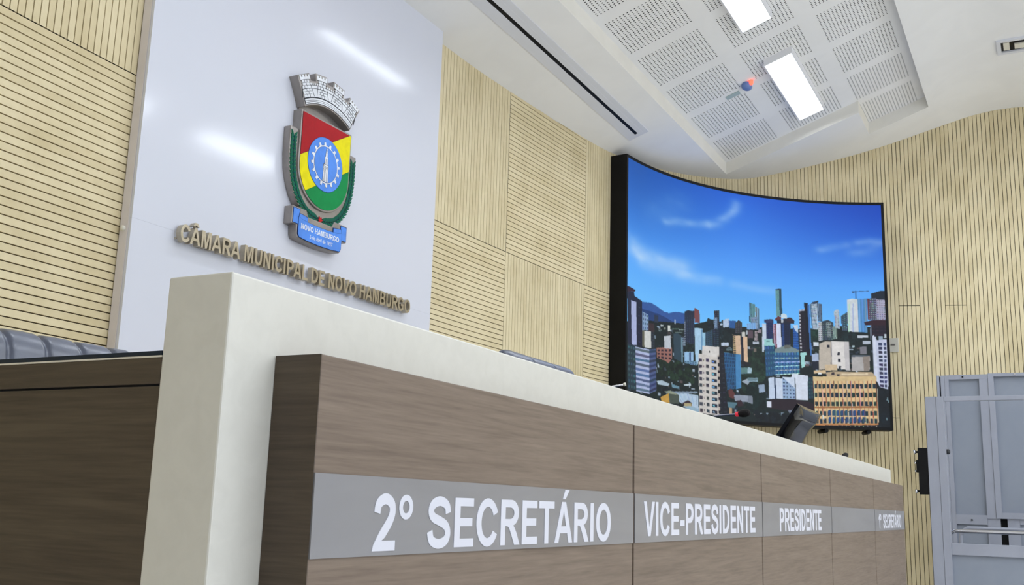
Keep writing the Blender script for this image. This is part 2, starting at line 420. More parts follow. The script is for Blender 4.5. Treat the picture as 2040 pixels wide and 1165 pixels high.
class Slats:
    def __init__(self): self.mb, self.tone = MB(), []
    def quad(self, pts, tone, mi=0):
        self.mb.face(pts, mi); self.tone.append(tone)
    def vert(self, s0, s1, z0, z1, pitch, gap, cuts=(), D=0.012):
        n = max(1, round((s1-s0)/pitch)); p = (s1-s0)/n
        for k in range(n):
            a, b = s0+k*p+gap/2, s0+(k+1)*p-gap/2
            A, B, Ab, Bb = wp(a), wp(b), wp(a, D), wp(b, D)
            zz = [z0] + [c for (c, lo, hi) in cuts if lo <= k < hi and z0 < c < z1] + [z1]
            tone = rnd.random()
            za = z1 if z1 < 3 else cz(*A)+0.02
            zb = z1 if z1 < 3 else cz(*B)+0.02
            for j in range(len(zz)-1):
                lo = zz[j] + (0.003 if j else gap/2 if z0 > 0.5 else 0)
                last = j == len(zz)-2
                ha, hb = (za, zb) if last else (zz[j+1]-0.003,)*2
                if last and z1 < 3: ha, hb = z1-gap/2, z1-gap/2
                self.quad([(*A, lo), (*B, lo), (*B, hb), (*A, ha)], tone)
                self.quad([(*Ab, lo), (*A, lo), (*A, ha), (*Ab, ha)], tone)
                self.quad([(*B, lo), (*Bb, lo), (*Bb, hb), (*B, hb)], tone)
    def horiz(self, s0, s1, z0, z1, pitch, gap, D=0.012):
        n = max(1, round((z1-z0)/pitch)); p = (z1-z0)/n
        m = max(2, int((s1-s0)/0.12)+1)
        ss = np.linspace(s0+gap/2, s1-gap/2, m)
        for k in range(n):
            a, b = z0+k*p+gap/2, z0+(k+1)*p-gap/2
            tone = rnd.random()
            for j in range(m-1):
                A, B, Ab, Bb = wp(ss[j]), wp(ss[j+1]), wp(ss[j], D), wp(ss[j+1], D)
                self.quad([(*A, a), (*B, a), (*B, b), (*A, b)], tone)
                self.quad([(*Ab, a), (*Bb, a), (*B, a), (*A, a)], tone)
                self.quad([(*A, b), (*B, b), (*Bb, b), (*Ab, b)], tone)
    def build(self, name, s0, s1):
        D = 0.012
        ss = np.linspace(s0, s1, max(2, int((s1-s0)/0.1)))
        for a, b in zip(ss[:-1], ss[1:]):
            A, B, A2, B2 = wp(a, D), wp(b, D), wp(a, D+0.05), wp(b, D+0.05)
            self.quad([(*A, -1.3), (*B, -1.3), (*B, cz(*B)+0.03), (*A, cz(*A)+0.03)], 0, 1)
            self.quad([(*B2, -1.3), (*A2, -1.3), (*A2, cz(*A)+0.03), (*B2, cz(*B)+0.03)], 0, 1)
        o = self.mb.build(name, [M['slat'], M['groove']], fix=False)
        at = o.data.attributes.new('tone', 'FLOAT', 'FACE')
        at.data.foreach_set('value', self.tone)
        return tag(o, kind='structure')
xs = [-4.9, -3.0, -1.75, -0.5, 0.75, 2.0, 3.1, 4.2, 5.44, 6.70, 7.95]
kinds = ['V', 'H', 'V', 'H', 'V', 'H', 'V', 'V', 'H', 'V']       # way the upper squares run
W1 = Slats()
PV, GP = 0.0355, 0.0052
for i, k in enumerate(kinds):
    a, b = s_at(xs[i]), s_at(xs[i+1])
    top = 3.34 if k == 'H' else 3.3
    if k == 'V':
        W1.vert(a, b, 1.92, top, PV if i < 6 else 0.0405, GP); W1.horiz(a, b, 0.62, 1.92, PV, GP); W1.vert(a, b, -0.5, 0.62, PV, GP)
    else:
        W1.horiz(a, b, 1.92, top, PV, GP); W1.vert(a, b, 0.62, 1.92, PV if i < 6 else 0.0405, GP); W1.horiz(a, b, -0.5, 0.62, PV, GP)
sm = s_at(7.95)
W1.build('wall_back', 0.02, sm)
W2 = Slats()
s_end = float(SL[-1])
W2.vert(sm, sm+1.6, -1.3, 3.4, 0.0405, 0.006)
n2 = sm+1.6
k0 = round((float(np.interp(0.0, -PL[150:, 1], SL[150:]))-n2)/0.0405)
W2.vert(n2, s_end-0.03, -1.3, 3.4, 0.0405, 0.006, cuts=((2.2, k0-11, k0-6), (2.2, k0+0, k0+5), (1.05, k0-16, k0-12)))
W2.build('wall_right', sm, s_end)

# ------------------------------------------------------------------ room shell
def struct(name, mb, m, **k): return tag(mb.build(name, m, **k), kind='structure')
b = MB(); b.box(-5.05, 10.5, -9.1, 2.95, -1.36, -1.3); struct('floor', b, M['carpet'])
b = MB(); b.box(-5.0, 6.35, -0.06, 2.9, -1.3, -0.5); b.box(6.35, 10.4, 1.4, 2.9, -1.3, -0.5); struct('stage_floor', b, M['stage'])
b = MB(); b.box(-5.1, -5.0, -9.1, 2.9, -1.3, 4.45); struct('wall_left', b, M['ceil'])
b = MB(); b.box(-5.1, 10.5, -9.2, -9.05, -1.3, 4.45); struct('wall_front', b, M['ceil'])
for k_ in range(4):                            # window-shaped glowing panels added behind the camera to brighten the desk front
    xw_ = -4.2+3.7*k_
    w_ = tag(bpy.data.objects.new('fill_panel_%d' % (k_+1), None), kind='structure'); sc.collection.objects.link(w_); ORG[w_.name] = (0, 0, 0)
    b = MB(); b.box(xw_, xw_+3.0, -9.045, -9.04, 0.0, 3.4); b.build('fill_panel_face', M['fillglow'], w_)
    b = MB()
    for q in ((xw_-.06, xw_, -.06, 3.46), (xw_+3, xw_+3.06, -.06, 3.46), (xw_, xw_+3, -.06, 0), (xw_, xw_+3, 3.4, 3.46), (xw_+1.47, xw_+1.53, 0, 3.4)): b.box(q[0], q[1], -9.05, -9.0, q[2], q[3])
    b.build('fill_panel_frame', M['lampframe'], w_)

ceiling = tag(bpy.data.objects.new('ceiling', None), kind='structure')
sc.collection.objects.link(ceiling); ORG['ceiling'] = (0, 0, 0)
b = MB()
XA, XB, XC, YL, YN, YR = -2.0, 8.76, 9.39, 1.905, 0.592, 0.016
def cq(x0, x1, y0, y1, d=0.0, mi=0): b.face([(x0, y0, cz(0, y0, d)), (x1, y0, cz(0, y0, d)), (x1, y1, cz(0, y1, d)), (x0, y1, cz(0, y1, d))], mi)
for x0, x1, y0, y1 in ((-5.05, 10.6, YL, 2.95), (-5.05, 10.6, CY+CW, YR), (-5.05, XA, YR, YL), (XC, 10.6, YR, YL), (XB, XC, YN, YL)):
    cq(x0, x1, y0, y1)
b.grid([[(x, y, cz(0, y)) for x in (-5.05, 10.6)] for y in np.linspace(CY+CW, CY-CW, 17)])
b.face([(-5.05, CY-CW, cz(0, -2)), (10.6, CY-CW, cz(0, -2)), (10.6, -9.1, cz(0, -2)), (-5.05, -9.1, cz(0, -2))])
b.build('ceiling_board', M['ceil'], ceiling)
DZ = 0.125
b = MB()
ring = [(XA, YL), (XB, YL), (XB, YN), (XC, YN), (XC, YR), (XA, YR)]
for (x0, y0), (x1, y1) in zip(ring, ring[1:]+ring[:1]):
    b.face([(x0, y0, cz(0, y0)), (x1, y1, cz(0, y1)), (x1, y1, cz(0, y1, DZ)), (x0, y0, cz(0, y0, DZ))])
b.build('coffer_side', M['cofferside'], ceiling)
# perforated boards in the coffer, real holes with a dark void behind
PX, LX = 0.688, 0.56
cols = [(1.363, 1.876), (0.735, 1.237), (0.107, 0.606)]
starts = []
for ci in range(3):
    k = -1 if ci == 2 else 0
    while 8.173-PX*k > -1.7:
        starts.append((ci, 8.173-PX*k)); k += 1
b = MB()
ycuts = [YR] + [y for c in cols[::-1] for y in c] + [YL]
b_solid = []
for j in range(0, len(ycuts)-1):
    y0, y1 = ycuts[j], ycuts[j+1]
    if j % 2 == 0:
        b_solid.append((XA, XC if j == 0 else XB, y0, y1))
        if j == 2: b_solid.append((XB, XC, y0, y0+0.001))
    else:
        ci = 2-(j//2)
        st = sorted(s for c, s in starts if c == ci)
        prev = XA
        for s in st:
            b_solid.append((prev, s, y0, y1)); prev = s+LX
        b_solid.append((prev, XC if ci == 2 else XB, y0, y1))
for q in b_solid: cq(*q, d=DZ)
b.build('coffer_board', M['ceil'], ceiling)
def perf(x0, y0, y1):
    nx, ny = 20, 18
    m = MB()
    px, py = LX/nx, (y1-y0)/ny
    R = 0.0062
    for i in range(nx):
        for j in range(ny):
            cx, cy = x0+(i+.5)*px, y0+(j+.5)*py
            i0 = len(m.v)
            ang = [math.pi/8+k*math.pi/4 for k in range(8)]
            hole = [(cx+R*math.cos(a), cy+R*math.sin(a)) for a in ang]
            cor = [(cx+px/2, cy+py/2), (cx-px/2, cy+py/2), (cx-px/2, cy-py/2), (cx+px/2, cy-py/2)]
            m.v += [(x, y, cz(0, y, DZ)) for x, y in hole+cor] + [(x, y, cz(0, y, DZ)+0.008) for x, y in hole]
            for k in range(4):
                h1, h2, h3 = 2*k, 2*k+1, (2*k+2) % 8
                m.f += [(i0+h1, i0+h2, i0+8+k), (i0+h2, i0+h3, i0+8+(k+1) % 4, i0+8+k)]
                m.m += [0, 0]; m.sm += [False, False]
            for k in range(8):
                m.f.append((i0+k, i0+(k+1) % 8, i0+12+(k+1) % 8, i0+12+k)); m.m.append(1); m.sm.append(False)
    m.face([(x0, y0, cz(0, y0, DZ)+0.012), (x0+LX, y0, cz(0, y0, DZ)+0.012), (x0+LX, y1, cz(0, y1, DZ)+0.012), (x0, y1, cz(0, y1, DZ)+0.012)], 1)
    return m
proto = {}
for ci, s in starts:
    if s < 2.5:                                # far above the frame: plain board
        continue
    perf(s, *cols[ci]).build('perforated_board', [M['ceil'], M['hole']], ceiling, fix=False)
b = MB()
for ci, s in starts:
    if s < 2.5: cq(s, s+LX, *cols[ci], d=DZ)
b.build('coffer_board', M['ceil'], ceiling)

# ------------------------------------------------------------------ ceiling light panels
def light(x0, y0, y1, label, sloped):
    d = DZ if sloped else 0
    if not sloped:
        zf = lambda y: cz(0, -2)
    else:
        zf = lambda y: cz(0, y, d)
    L = 1.36; yc = (y0+y1)/2
    t = thing('ceiling_light', label, 'ceiling light', (x0+L/2, yc, zf(yc)), 'long rectangular ceiling lights')
    m = MB(); e = 0.008
    for (a, b_, c, d_) in ((x0-e, x0+L+e, y0-e, y0), (x0-e, x0+L+e, y1, y1+e), (x0-e, x0, y0, y1), (x0+L, x0+L+e, y0, y1)):
        i = len(m.v)
        m.v += [(x, y, zf(y)+q) for q in (-0.062 if sloped else -0.038, -0.0005) for x, y in ((a, c), (b_, c), (b_, d_), (a, d_))]  # rim made deep to cut off grazing light from the diffuser
        for q in ((0,1,2,3), (7,6,5,4), (0,4,5,1), (1,5,6,2), (2,6,7,3), (3,7,4,0)):
            m.f.append(tuple(i+k for k in q)); m.m.append(0); m.sm.append(False)
    m.build('cutoff_frame', M['lampframe'], t)
    m = MB()
    m.face([(x0, y0, zf(y0)-0.012), (x0+L, y0, zf(y0)-0.012), (x0+L, y1, zf(y1)-0.012), (x0, y1, zf(y1)-0.012)])
    m.build('diffuser', M['lamp' if sloped else 'halllamp'], t, fix=False)
light(7.095, 0.866, 1.089, 'bright rectangular ceiling light nearest the curved screen, in the perforated coffer', True)
light(5.031, 0.866, 1.089, 'bright rectangular ceiling light cut off by the top of the photo, in the perforated coffer', True)
for x in (2.967, 0.903): light(x, 0.866, 1.089, 'rectangular ceiling light further along the perforated coffer, out of the frame', True)
for y in (-2.62, -5.6):  # near right lamp mirrors in the panel, the rest are added fill
    for x in (7.35, 5.2, 3.0, 0.9, -1.4): light(x, y-0.085, y+0.085, 'rectangular ceiling light in the level hall ceiling, unseen, one of a set mostly added for brightness', False)

# slot diffuser between coffer and wall
t = thing('slot_diffuser', 'long thin black slot air diffuser with grey frame in the white ceiling', 'air vent', (5.0, 2.22, cz(0, 2.22)))
def strip(m, x0, x1, y0, y1, d0, d1, mi=0):
    i = len(m.v)
    m.v += [(x, y, cz(0, y)+q) for q in (d0, d1) for x, y in ((x0, y0), (x1, y0), (x1, y1), (x0, y1))]
    for q in ((0,1,2,3), (7,6,5,4), (0,4,5,1), (1,5,6,2), (2,6,7,3), (3,7,4,0)):
        m.f.append(tuple(i+k for k in q)); m.m.append(mi); m.sm.append(False)
m = MB()
strip(m, 1.5, 7.09, 2.128, 2.208, -0.006, -0.0005); strip(m, 1.5, 7.09, 2.236, 2.31, -0.006, -0.0005); strip(m, 7.03, 7.09, 2.208, 2.236, -0.006, -0.0005)
m.build('vent_frame', M['vent'], t)
m = MB(); strip(m, 1.5, 7.09, 2.17, 2.173, -0.0075, -0.006); m.build('frame_rib', M['vent'], t)
m = MB(); strip(m, 1.5, 7.03, 2.208, 2.236, -0.003, -0.0005); m.build('slot', M['black'], t)

# motion sensor and label in the coffer
def czc(y): return cz(0, y, DZ)
t = thing('ceiling_sensor', 'small blue-grey ceiling sensor with a glowing red light, beside the bright lamp', 'sensor', (7.36, 1.315, czc(1.315)))
m = MB()
prof = [(0.0, 0.05), (-0.02, 0.052), (-0.04, 0.046), (-0.052, 0.03), (-0.056, 0.004)]
m.grid([[(7.36+rr*1.2*math.cos(a), 1.315+rr*math.sin(a)*0.9, czc(1.315)+dz) for a in np.linspace(0, 2*math.pi, 24, endpoint=False)] for dz, rr in prof], closed_v=True)
m.build('sensor_body', M['blueplastic'], t)
m = MB()
m.grid([[(7.33+rr*math.cos(a), 1.27+rr*math.sin(a), czc(1.27)+dz) for a in np.linspace(0, 2*math.pi, 16, endpoint=False)] for dz, rr in ((0.0, 0.02), (-0.03, 0.02), (-0.042, 0.012), (-0.046, 0.001))], closed_v=True)
m.build('indicator_light', M['led'], t)
m = MB()
i = 0
m.v = [(x, y, czc(y)+q) for q in (-0.006, -0.0005) for x, y in ((7.40, 1.40), (7.47, 1.40), (7.47, 1.52), (7.40, 1.52))]
for q in ((0,1,2,3), (7,6,5,4), (0,4,5,1), (1,5,6,2), (2,6,7,3), (3,7,4,0)):
    m.f.append(q); m.m.append(0); m.sm.append(False)
tag(m.build('ceiling_plate', M['labelplate']), 'small pale grey-green plate on the perforated ceiling beside the blue sensor', 'plate')

# air conditioning grille at the right edge
t = thing('ceiling_vent', 'grey rectangular air grille in the ceiling at the right edge of the photo', 'air vent', (8.59, -1.2, cz(0, -2)))
zc = cz(0, -2)
m = MB()
for x0, x1, y0, y1 in ((8.44, 8.475, -1.75, -0.655), (8.70, 8.745, -1.75, -0.655), (8.475, 8.70, -0.69, -0.655), (8.475, 8.70, -1.75, -1.71)):
    m.box(x0, x1, y0, y1, zc-0.02, zc-0.0005)
m.build('vent_frame', M['vent'], t)
m = MB(); m.box(8.475, 8.70, -1.71, -0.69, zc-0.004, zc-0.001); m.build('dark_void', M['black'], t)
m = MB()
m.box(8.555, 8.66, -1.68, -0.80, zc-0.016, zc-0.004)
m.build('louvre', M['plate'], t)
m = MB(); m.box(8.50, 8.66, -0.76, -0.71, zc-0.016, zc-0.004); m.build('louvre', M['plate'], t)

# ------------------------------------------------------------------ white panel behind the crest
PXL, PXR = 1.926, 4.366
t = thing('wall_panel', 'tall glossy white panel on the slatted wall carrying the crest and steel letters', 'panel', ((PXL+PXR)/2, 2.63, -0.5))
m = MB(); m.box(PXL, PXR, 2.6, 2.615, 1.2525, 3.215); m.build('upper_board', M['panelwhite'], t)
m = MB(); m.box(PXL, PXR, 2.6, 2.615, -0.5, 1.2512); m.build('lower_board', M['panelwhite'], t)
m = MB(); m.box(PXL+0.001, PXR-0.001, 2.6006, 2.612, 1.2512, 1.2525); m.build('joint', M['seam'], t)
m = MB(); m.box(PXL+0.012, PXR-0.012, 2.6175, 2.668, -0.5, 3.175); m.box(PXL, PXR, 2.6155, 2.6175, 1.2, 1.3)
m.build('side_return', M['paneledge'], t)
m = MB(); m.box(PXL-0.002, PXL+0.012, 2.617, 2.665, -0.5, 3.17); m.build('edge_trim', M['paneledge'], t)
m = MB()
m.grid([[(PXL-0.002-dx, 2.642+rr*math.cos(a), 1.205+rr*math.sin(a)) for a in np.linspace(0, 2*math.pi, 14, endpoint=False)] for dx, rr in ((0, .013), (.008, .013), (.012, .008), (.013, .001))], closed_v=True)
m.build('round_cap', M['plate'], t)

# ------------------------------------------------------------------ steel letters
t = thing('wall_lettering', 'raised steel letters reading CÂMARA MUNICIPAL DE NOVO HAMBURGO under the crest', 'sign', (3.11, 2.58, 1.2))
adv_, tot_ = advances('C\u00c2MARA MUNICIPAL DE NOVO HAMBURGO')
kx = (4.068-2.171)/tot_
for ch, x in adv_:
    m = MB(); put_glyph(m, ch, 2.171+x*kx, kx, 1.203, 1.284, 2.556, 0.030)
    xm_ = 2.171+(x+0.1)*kx; m.box(xm_-0.003, xm_+0.003, 2.585, 2.6, 1.215, 1.221)
    m.build('letter', M['steel'], t)

# ------------------------------------------------------------------ municipal crest
CX = 3.14
t = thing('municipal_crest', 'coloured coat of arms with tower crown, shield and blue ribbon on the white panel', 'coat of arms', (CX, 2.57, 1.4))
def P2(pts): return [(CX+x_, z_) for x_, z_ in pts]
def mirror(pts): return pts + [(-x_, z_) for x_, z_ in pts[::-1] if abs(x_) > 1e-6]
YB = 2.6
# laurel backplate
outer = [(0.287, 1.995), (0.288, 1.90), (0.286, 1.84), (0.276, 1.765), (0.255, 1.70), (0.225, 1.64), (0.18, 1.585), (0.12, 1.545), (0.06, 1.528), (0.0, 1.522)]
m = MB(); m.prism(P2(mirror(outer)), 2.552, YB); back = m.build('backplate', M['crestgrey'], t, bevel=0.006)
# shield
SW, ST, SBT = 0.222, 2.108, 1.600
def shield(w, top, bot, n=14):
    zc_ = bot + w*1.0
    pts = [(w, top), (w, zc_+0.01)]
    for k in range(1, n+1):
        a = math.pi/2*k/n
        pts.append((w*math.cos(a), zc_ - (zc_-bot)*math.sin(a)))
    return mirror(pts)
sh = shield(SW, ST, SBT)
m = MB(); m.prism(P2(sh), 2.542, YB); shd = m.build('shield', M['crestgrey'], t, bevel=0.004)
# fields clipped out of the inner shield
inner = shield(SW-0.011, ST-0.011, SBT+0.011, 20)
def clip(poly, a, b_, c):                      # keep a*x + b*z >= c
    out = []
    for p, q in zip(poly, poly[1:]+poly[:1]):
        dp, dq = a*p[0]+b_*p[1]-c, a*q[0]+b_*q[1]-c
        if dp >= 0: out.append(p)
        if dp*dq < 0:
            k = dp/(dp-dq); out.append((p[0]+k*(q[0]-p[0]), p[1]+k*(q[1]-p[1])))
    return out
sl = 0.585
za, zb = 1.980, 1.762                          # heights of the two diagonals on the centre line
g = 0.0012
for nm, polys, mt in (('red_field', clip(inner, -sl, 1, za+g), 'red'), ('green_field', clip(inner, sl, -1, -zb+g), 'green')):
    m = MB(); m.prism(P2(polys), 2.5395, 2.543); m.build(nm, M[mt], shd)
m = MB(); m.prism(P2(clip(clip(inner, sl, -1, -za+g), -sl, 1, zb+g)), 2.5395, 2.543); m.build('yellow_field', M['yellow'], shd)
m = MB(); m.prism(P2(inner), 2.5405, 2.543); m.build('field_outline', M['dark'], shd)
# medallion with gear and monument
DC, DR = 1.862, 0.150
def circ(r_, n=48, a0=0): return [(r_*math.cos(a0+2*math.pi*k/n), DC+r_*math.sin(a0+2*math.pi*k/n)) for k in range(n)]
m = MB(); m.prism(P2(circ(DR+0.002)), 2.5385, 2.543); m.build('medallion_outline', M['navy'], shd)
m = MB(); m.prism(P2(circ(DR)), 2.5375, 2.541); m.build('medallion', M['blue'], shd)
def gear(r0, r1, n=16, e=0.0):
    pts = []
    for k in range(n):
        a = 2*math.pi*(k+0.35)/n; w = 2*math.pi/n
        for da, rr in ((-0.22, r0), (-0.13, r1), (0.13, r1), (0.22, r0)):
            pts.append((rr*math.cos(a+da*w), DC+rr*math.sin(a+da*w)))
    return pts
m = MB(); m.prism(P2(gear(0.1085, 0.1265)), 2.5368, 2.540); m.build('gear_outline', M['navy'], shd)
m = MB(); m.prism(P2(gear(0.1068, 0.1245)), 2.5360, 2.540); m.build('gear', M['white'], shd)
m = MB(); m.prism(P2(circ(0.1005)), 2.5355, 2.540); m.build('gear_inner_line', M['navy'], shd)
m = MB(); m.prism(P2(circ(0.099)), 2.5350, 2.540); m.build('gear_disc', M['blue'], shd)
def trap(z0, z1, w0, w1): return [(-w0*KW, z0), (w0*KW, z0), (w1*KW, z1), (-w1*KW, z1)]
KW = 0.72
mw_, md_ = MB(), MB()
for z0, z1, w0, w1 in ((-0.096, -0.022, 0.031, 0.026), (-0.024, -0.006, 0.029, 0.029), (-0.006, 0.002, 0.025, 0.025), (0.002, 0.034, 0.017, 0.0155), (0.034, 0.042, 0.018, 0.018), (0.042, 0.066, 0.0105, 0.009), (0.066, 0.078, 0.007, 0.006), (0.08, 0.092, 0.004, 0.003)):
    md_.prism(P2([(x_*1.0 + (0.0016 if x_ > 0 else -0.0016), DC+z_) for x_, z_ in trap(z0-0.0008, z1+0.0016, w0, w1)]), 2.5343, 2.538)
    mw_.prism(P2([(x_, DC+z_) for x_, z_ in trap(z0, z1, w0, w1)]), 2.5335, 2.538)
for x_, z0, z1 in ((-0.018, -0.095, -0.026), (-0.006, -0.095, -0.026), (0.013, -0.095, -0.026), (-0.007, 0.004, 0.032), (0.005, 0.004, 0.032)):
    md_.prism(P2([(x_*KW-0.0008, DC+z0), (x_*KW+0.0008, DC+z0), (x_*KW*0.9+0.0008, DC+z1), (x_*KW*0.9-0.0008, DC+z1)]), 2.5328, 2.536)
for z_ in (-0.018, -0.012, 0.0):
    md_.prism(P2(trap(DC+z_-0.0009, DC+z_+0.0009, 0.028, 0.028)), 2.5328, 2.536)
md_.build('monument_outline', M['dark'], shd); mw_.build('monument', M['white'], shd)
# mural crown in polar form
RC = 1.803
def pol(r_, a): return (r_*math.sin(math.radians(a)), RC+r_*math.cos(math.radians(a)))
def band(r0, r1, a0, a1, n=None):
    n = n or max(1, int(abs(a1-a0)/2)+1)
    return [pol(r0, a0+(a1-a0)*k/n) for k in range(n+1)] + [pol(r1, a1+(a0-a1)*k/n) for k in range(n+1)]
body = [pol(0.380, a) for a in np.linspace(-31.5, 31.5, 24)]
tops = [(30.6, 0.466), (30.6, 0.549), (19.6, 0.552), (18.8, 0.512), (14.0, 0.512), (13.6, 0.556), (3.2, 0.556), (2.6, 0.520), (-2.6, 0.520), (-3.2, 0.556), (-13.6, 0.556), (-14.0, 0.512), (-18.8, 0.512), (-19.6, 0.552), (-30.6, 0.549), (-30.6, 0.466)]
m = MB(); m.prism(P2(body + [pol(rr, a) for a, rr in tops]), 2.542, YB); crown = m.build('mural_crown', M['crestgrey'], t, bevel=0.003)
m = MB(); m.prism(P2([(-0.19, 2.09), (0.19, 2.09), (0.19, 2.16), (0.1, 2.195), (-0.1, 2.195), (-0.19, 2.16)]), 2.592, YB); m.build('crown_lining', M['crestgrey'], crown)
cw, cd = MB(), MB()
YW, YD = 2.5395, 2.5388
cd.prism(P2(band(0.388, 0.424, -30.2, 30.2)), YW+0.0005, 2.543)
for r0, r1 in ((0.390, 0.3965), (0.399, 0.4055), (0.408, 0.417)): cw.prism(P2(band(r0, r1, -29.9, 29.9)), YD, 2.5425)
cw.prism(P2(band(0.4245, 0.487, -29.4, 29.4)), YW, 2.5425)
def merlons(a0, a1, r0, r1, n):
    w = (a1-a0)/(2*n-1)
    for k in range(n): cw.prism(P2(band(r0, r1, a0+2*k*w, a0+(2*k+1)*w, 1)), YW, 2.5425)
for a in (-24.8, -8.4, 8.4, 24.8):
    cw.prism(P2(band(0.487, 0.518, a-3.4, a+3.4)), YW, 2.5425)
    cw.prism(P2(band(0.518, 0.533, a-4.6, a+4.6)), YW, 2.5425)
    merlons(a-4.6, a+4.6, 0.533, 0.545, 4)
    cd.prism(P2(band(0.5165, 0.5185, a-4.6, a+4.6)), YD-0.0006, 2.542)
    for rr in (0.502, 0.487, 0.471, 0.456, 0.440): cd.prism(P2(band(rr-0.0007, rr+0.0007, a-4.4, a+4.4)), YD-0.0006, 2.542)
    for r0, r1, offs in ((0.502, 0.517, (-1.2, 1.2)), (0.487, 0.502, (0,)), (0.471, 0.487, (-2.2, 1.0)), (0.456, 0.471, (-0.6, 2.6)), (0.44, 0.456, (-2.4, 1.2)), (0.4245, 0.44, (-1, 2))):
        for o_ in offs: cd.prism(P2(band(r0, r1, a+o_-0.1, a+o_+0.1, 1)), YD-0.0006, 2.542)
    for e_ in (-1, 1):
        cd.prism(P2([pol(0.487, a+e_*4.7), pol(0.487, a+e_*4.4), pol(0.428, a+e_*6.6), pol(0.428, a+e_*6.9)]), YD-0.0006, 2.542)
for a in (-16.6, 0.0, 16.6):
    merlons(a-3.8, a+3.8, 0.487, 0.500, 4)
    cd.prism(P2(band(0.4865, 0.4885, a-4, a+4)), YD-0.0006, 2.542)
cd.prism(P2(band(0.4690, 0.4712, -29.4, 29.4)), YD-0.0006, 2.542)
cw.build('crown_face', M['white'], crown); cd.build('crown_line', M['dark'], crown)
# laurel branches
path = [(0.012, 1.551), (0.05, 1.553), (0.095, 1.563), (0.14, 1.586), (0.18, 1.62), (0.212, 1.665), (0.237, 1.72), (0.251, 1.78), (0.258, 1.85), (0.259, 1.91), (0.259, 1.95)]
pp = catmull(path, 8)
pl = np.r_[0, np.cumsum(np.hypot(*(np.diff(pp, axis=0)).T))]
for sgn in (1, -1):
    m = MB(); md = MB()
    N = 25
    mk = MB(); mk.prism(P2([(sgn*x_, z_) for x_, z_ in [tuple(q) for q in pp[:-2]+np.c_[-np.gradient(pp[:, 1]), np.gradient(pp[:, 0])][:-2]/np.linalg.norm(np.gradient(pp, axis=0), axis=1)[:-2, None]*0.012] + [tuple(q) for q in (pp[:-2]-np.c_[-np.gradient(pp[:, 1]), np.gradient(pp[:, 0])][:-2]/np.linalg.norm(np.gradient(pp, axis=0), axis=1)[:-2, None]*0.012)[::-1]]]), 2.5497, 2.553)
    mk.build('branch_base', M['leafdark'], back)
    for k in range(N):
        s_ = pl[-1]*(k+0.3)/N
        p = np.array([np.interp(s_, pl, pp[:, 0]), np.interp(s_, pl, pp[:, 1])])
        q = np.array([np.interp(s_+0.01, pl, pp[:, 0]), np.interp(s_+0.01, pl, pp[:, 1])])
        d = (q-p)/np.linalg.norm(q-p); nrm = np.array([-d[1], d[0]])
        Lf = 0.044 if k > 2 else 0.05
        for side in (-1, 1):
            e = d*0.88 + nrm*side*0.50; e /= np.linalg.norm(e); f_ = np.array([-e[1], e[0]])
            st = p + nrm*side*0.002
            leaf = [st, st+e*Lf*0.35+f_*0.0068, st+e*Lf*0.7+f_*0.0056, st+e*Lf, st+e*Lf*0.7-f_*0.0056, st+e*Lf*0.35-f_*0.0068]
            c_ = np.mean(leaf, axis=0)
            yy = 2.5485 - 0.0006*(k % 2)
            m.prism(P2([(sgn*x_, z_) for x_, z_ in leaf]), yy, 2.553)
            tip = st+e*Lf*0.93
            md.prism(P2([(sgn*x_, z_) for x_, z_ in (st-f_*0.0009, tip-f_*0.0004, tip+f_*0.0004, st+f_*0.0009)]), yy-0.0005, 2.552)
    lb = m.build('laurel_branch', M['leaf'], back)
    md.build('leaf_vein', M['navy'], back)
m = MB()
m.prism(P2([(0.0+ (0.020 if k % 2 else 0.010)*math.cos(math.pi/2+k*math.pi/6), 1.552+(0.020 if k % 2 else 0.010)*math.sin(math.pi/2+k*math.pi/6)) for k in range(12)]), 2.5465, 2.553)
m.build('red_flower', M['star'], back)
# ribbon
rib = [(-0.236, 1.476), (-0.196, 1.476), (-0.192, 1.425), (-0.18, 1.408), (-0.10, 1.400), (0.0, 1.397), (0.10, 1.400), (0.18, 1.408), (0.192, 1.425), (0.196, 1.476), (0.236, 1.476), (0.236, 1.573), (0.12, 1.573), (0.10, 1.54), (-0.10, 1.54), (-0.12, 1.573), (-0.236, 1.573)]
m = MB(); m.prism(P2(rib), 2.545, YB); rb = m.build('ribbon', M['crestgrey'], t, bevel=0.005)
mo, mbu = MB(), MB()
for s_ in (-1, 1):
    tail = [(s_*0.227, 1.484), (s_*0.178, 1.484), (s_*0.178, 1.562), (s_*0.227, 1.562)]
    curl = [(s_*0.182, 1.520), (s_*0.178, 1.540), (s_*0.15, 1.538), (s_*0.112, 1.533), (s_*0.112, 1.505), (s_*0.182, 1.505)]
    for pts, k in ((tail, 0.0), (curl, 0.0014)):
        c_ = (sum(p[0] for p in pts)/len(pts), sum(p[1] for p in pts)/len(pts))
        big = [(c_[0]+(p[0]-c_[0])*1.0+0.003*np.sign(p[0]-c_[0]), p[1]+0.003*np.sign(p[1]-c_[1])) for p in pts]
        mo.prism(P2(big), 2.5428-k, 2.546); mbu.prism(P2(pts), 2.5422-k, 2.546)
main = [(-0.184, 1.522), (-0.184, 1.432), (-0.172, 1.416), (-0.10, 1.409), (0, 1.406), (0.10, 1.409), (0.172, 1.416), (0.184, 1.432), (0.184, 1.522), (0.15, 1.512), (0.08, 1.507), (0, 1.505), (-0.08, 1.507), (-0.15, 1.512)]
mo.prism(P2([(x_*1.011, 1.46+(z_-1.46)*1.04) for x_, z_ in main]), 2.5404, 2.546); mbu.prism(P2(main), 2.5396, 2.546)
mo.build('ribbon_outline', M['navy'], rb); mbu.build('ribbon_face', M['blue'], rb)
m = MB()
adv_, tot_ = advances('NOVO HAMBURGO'); kx = 0.325/tot_
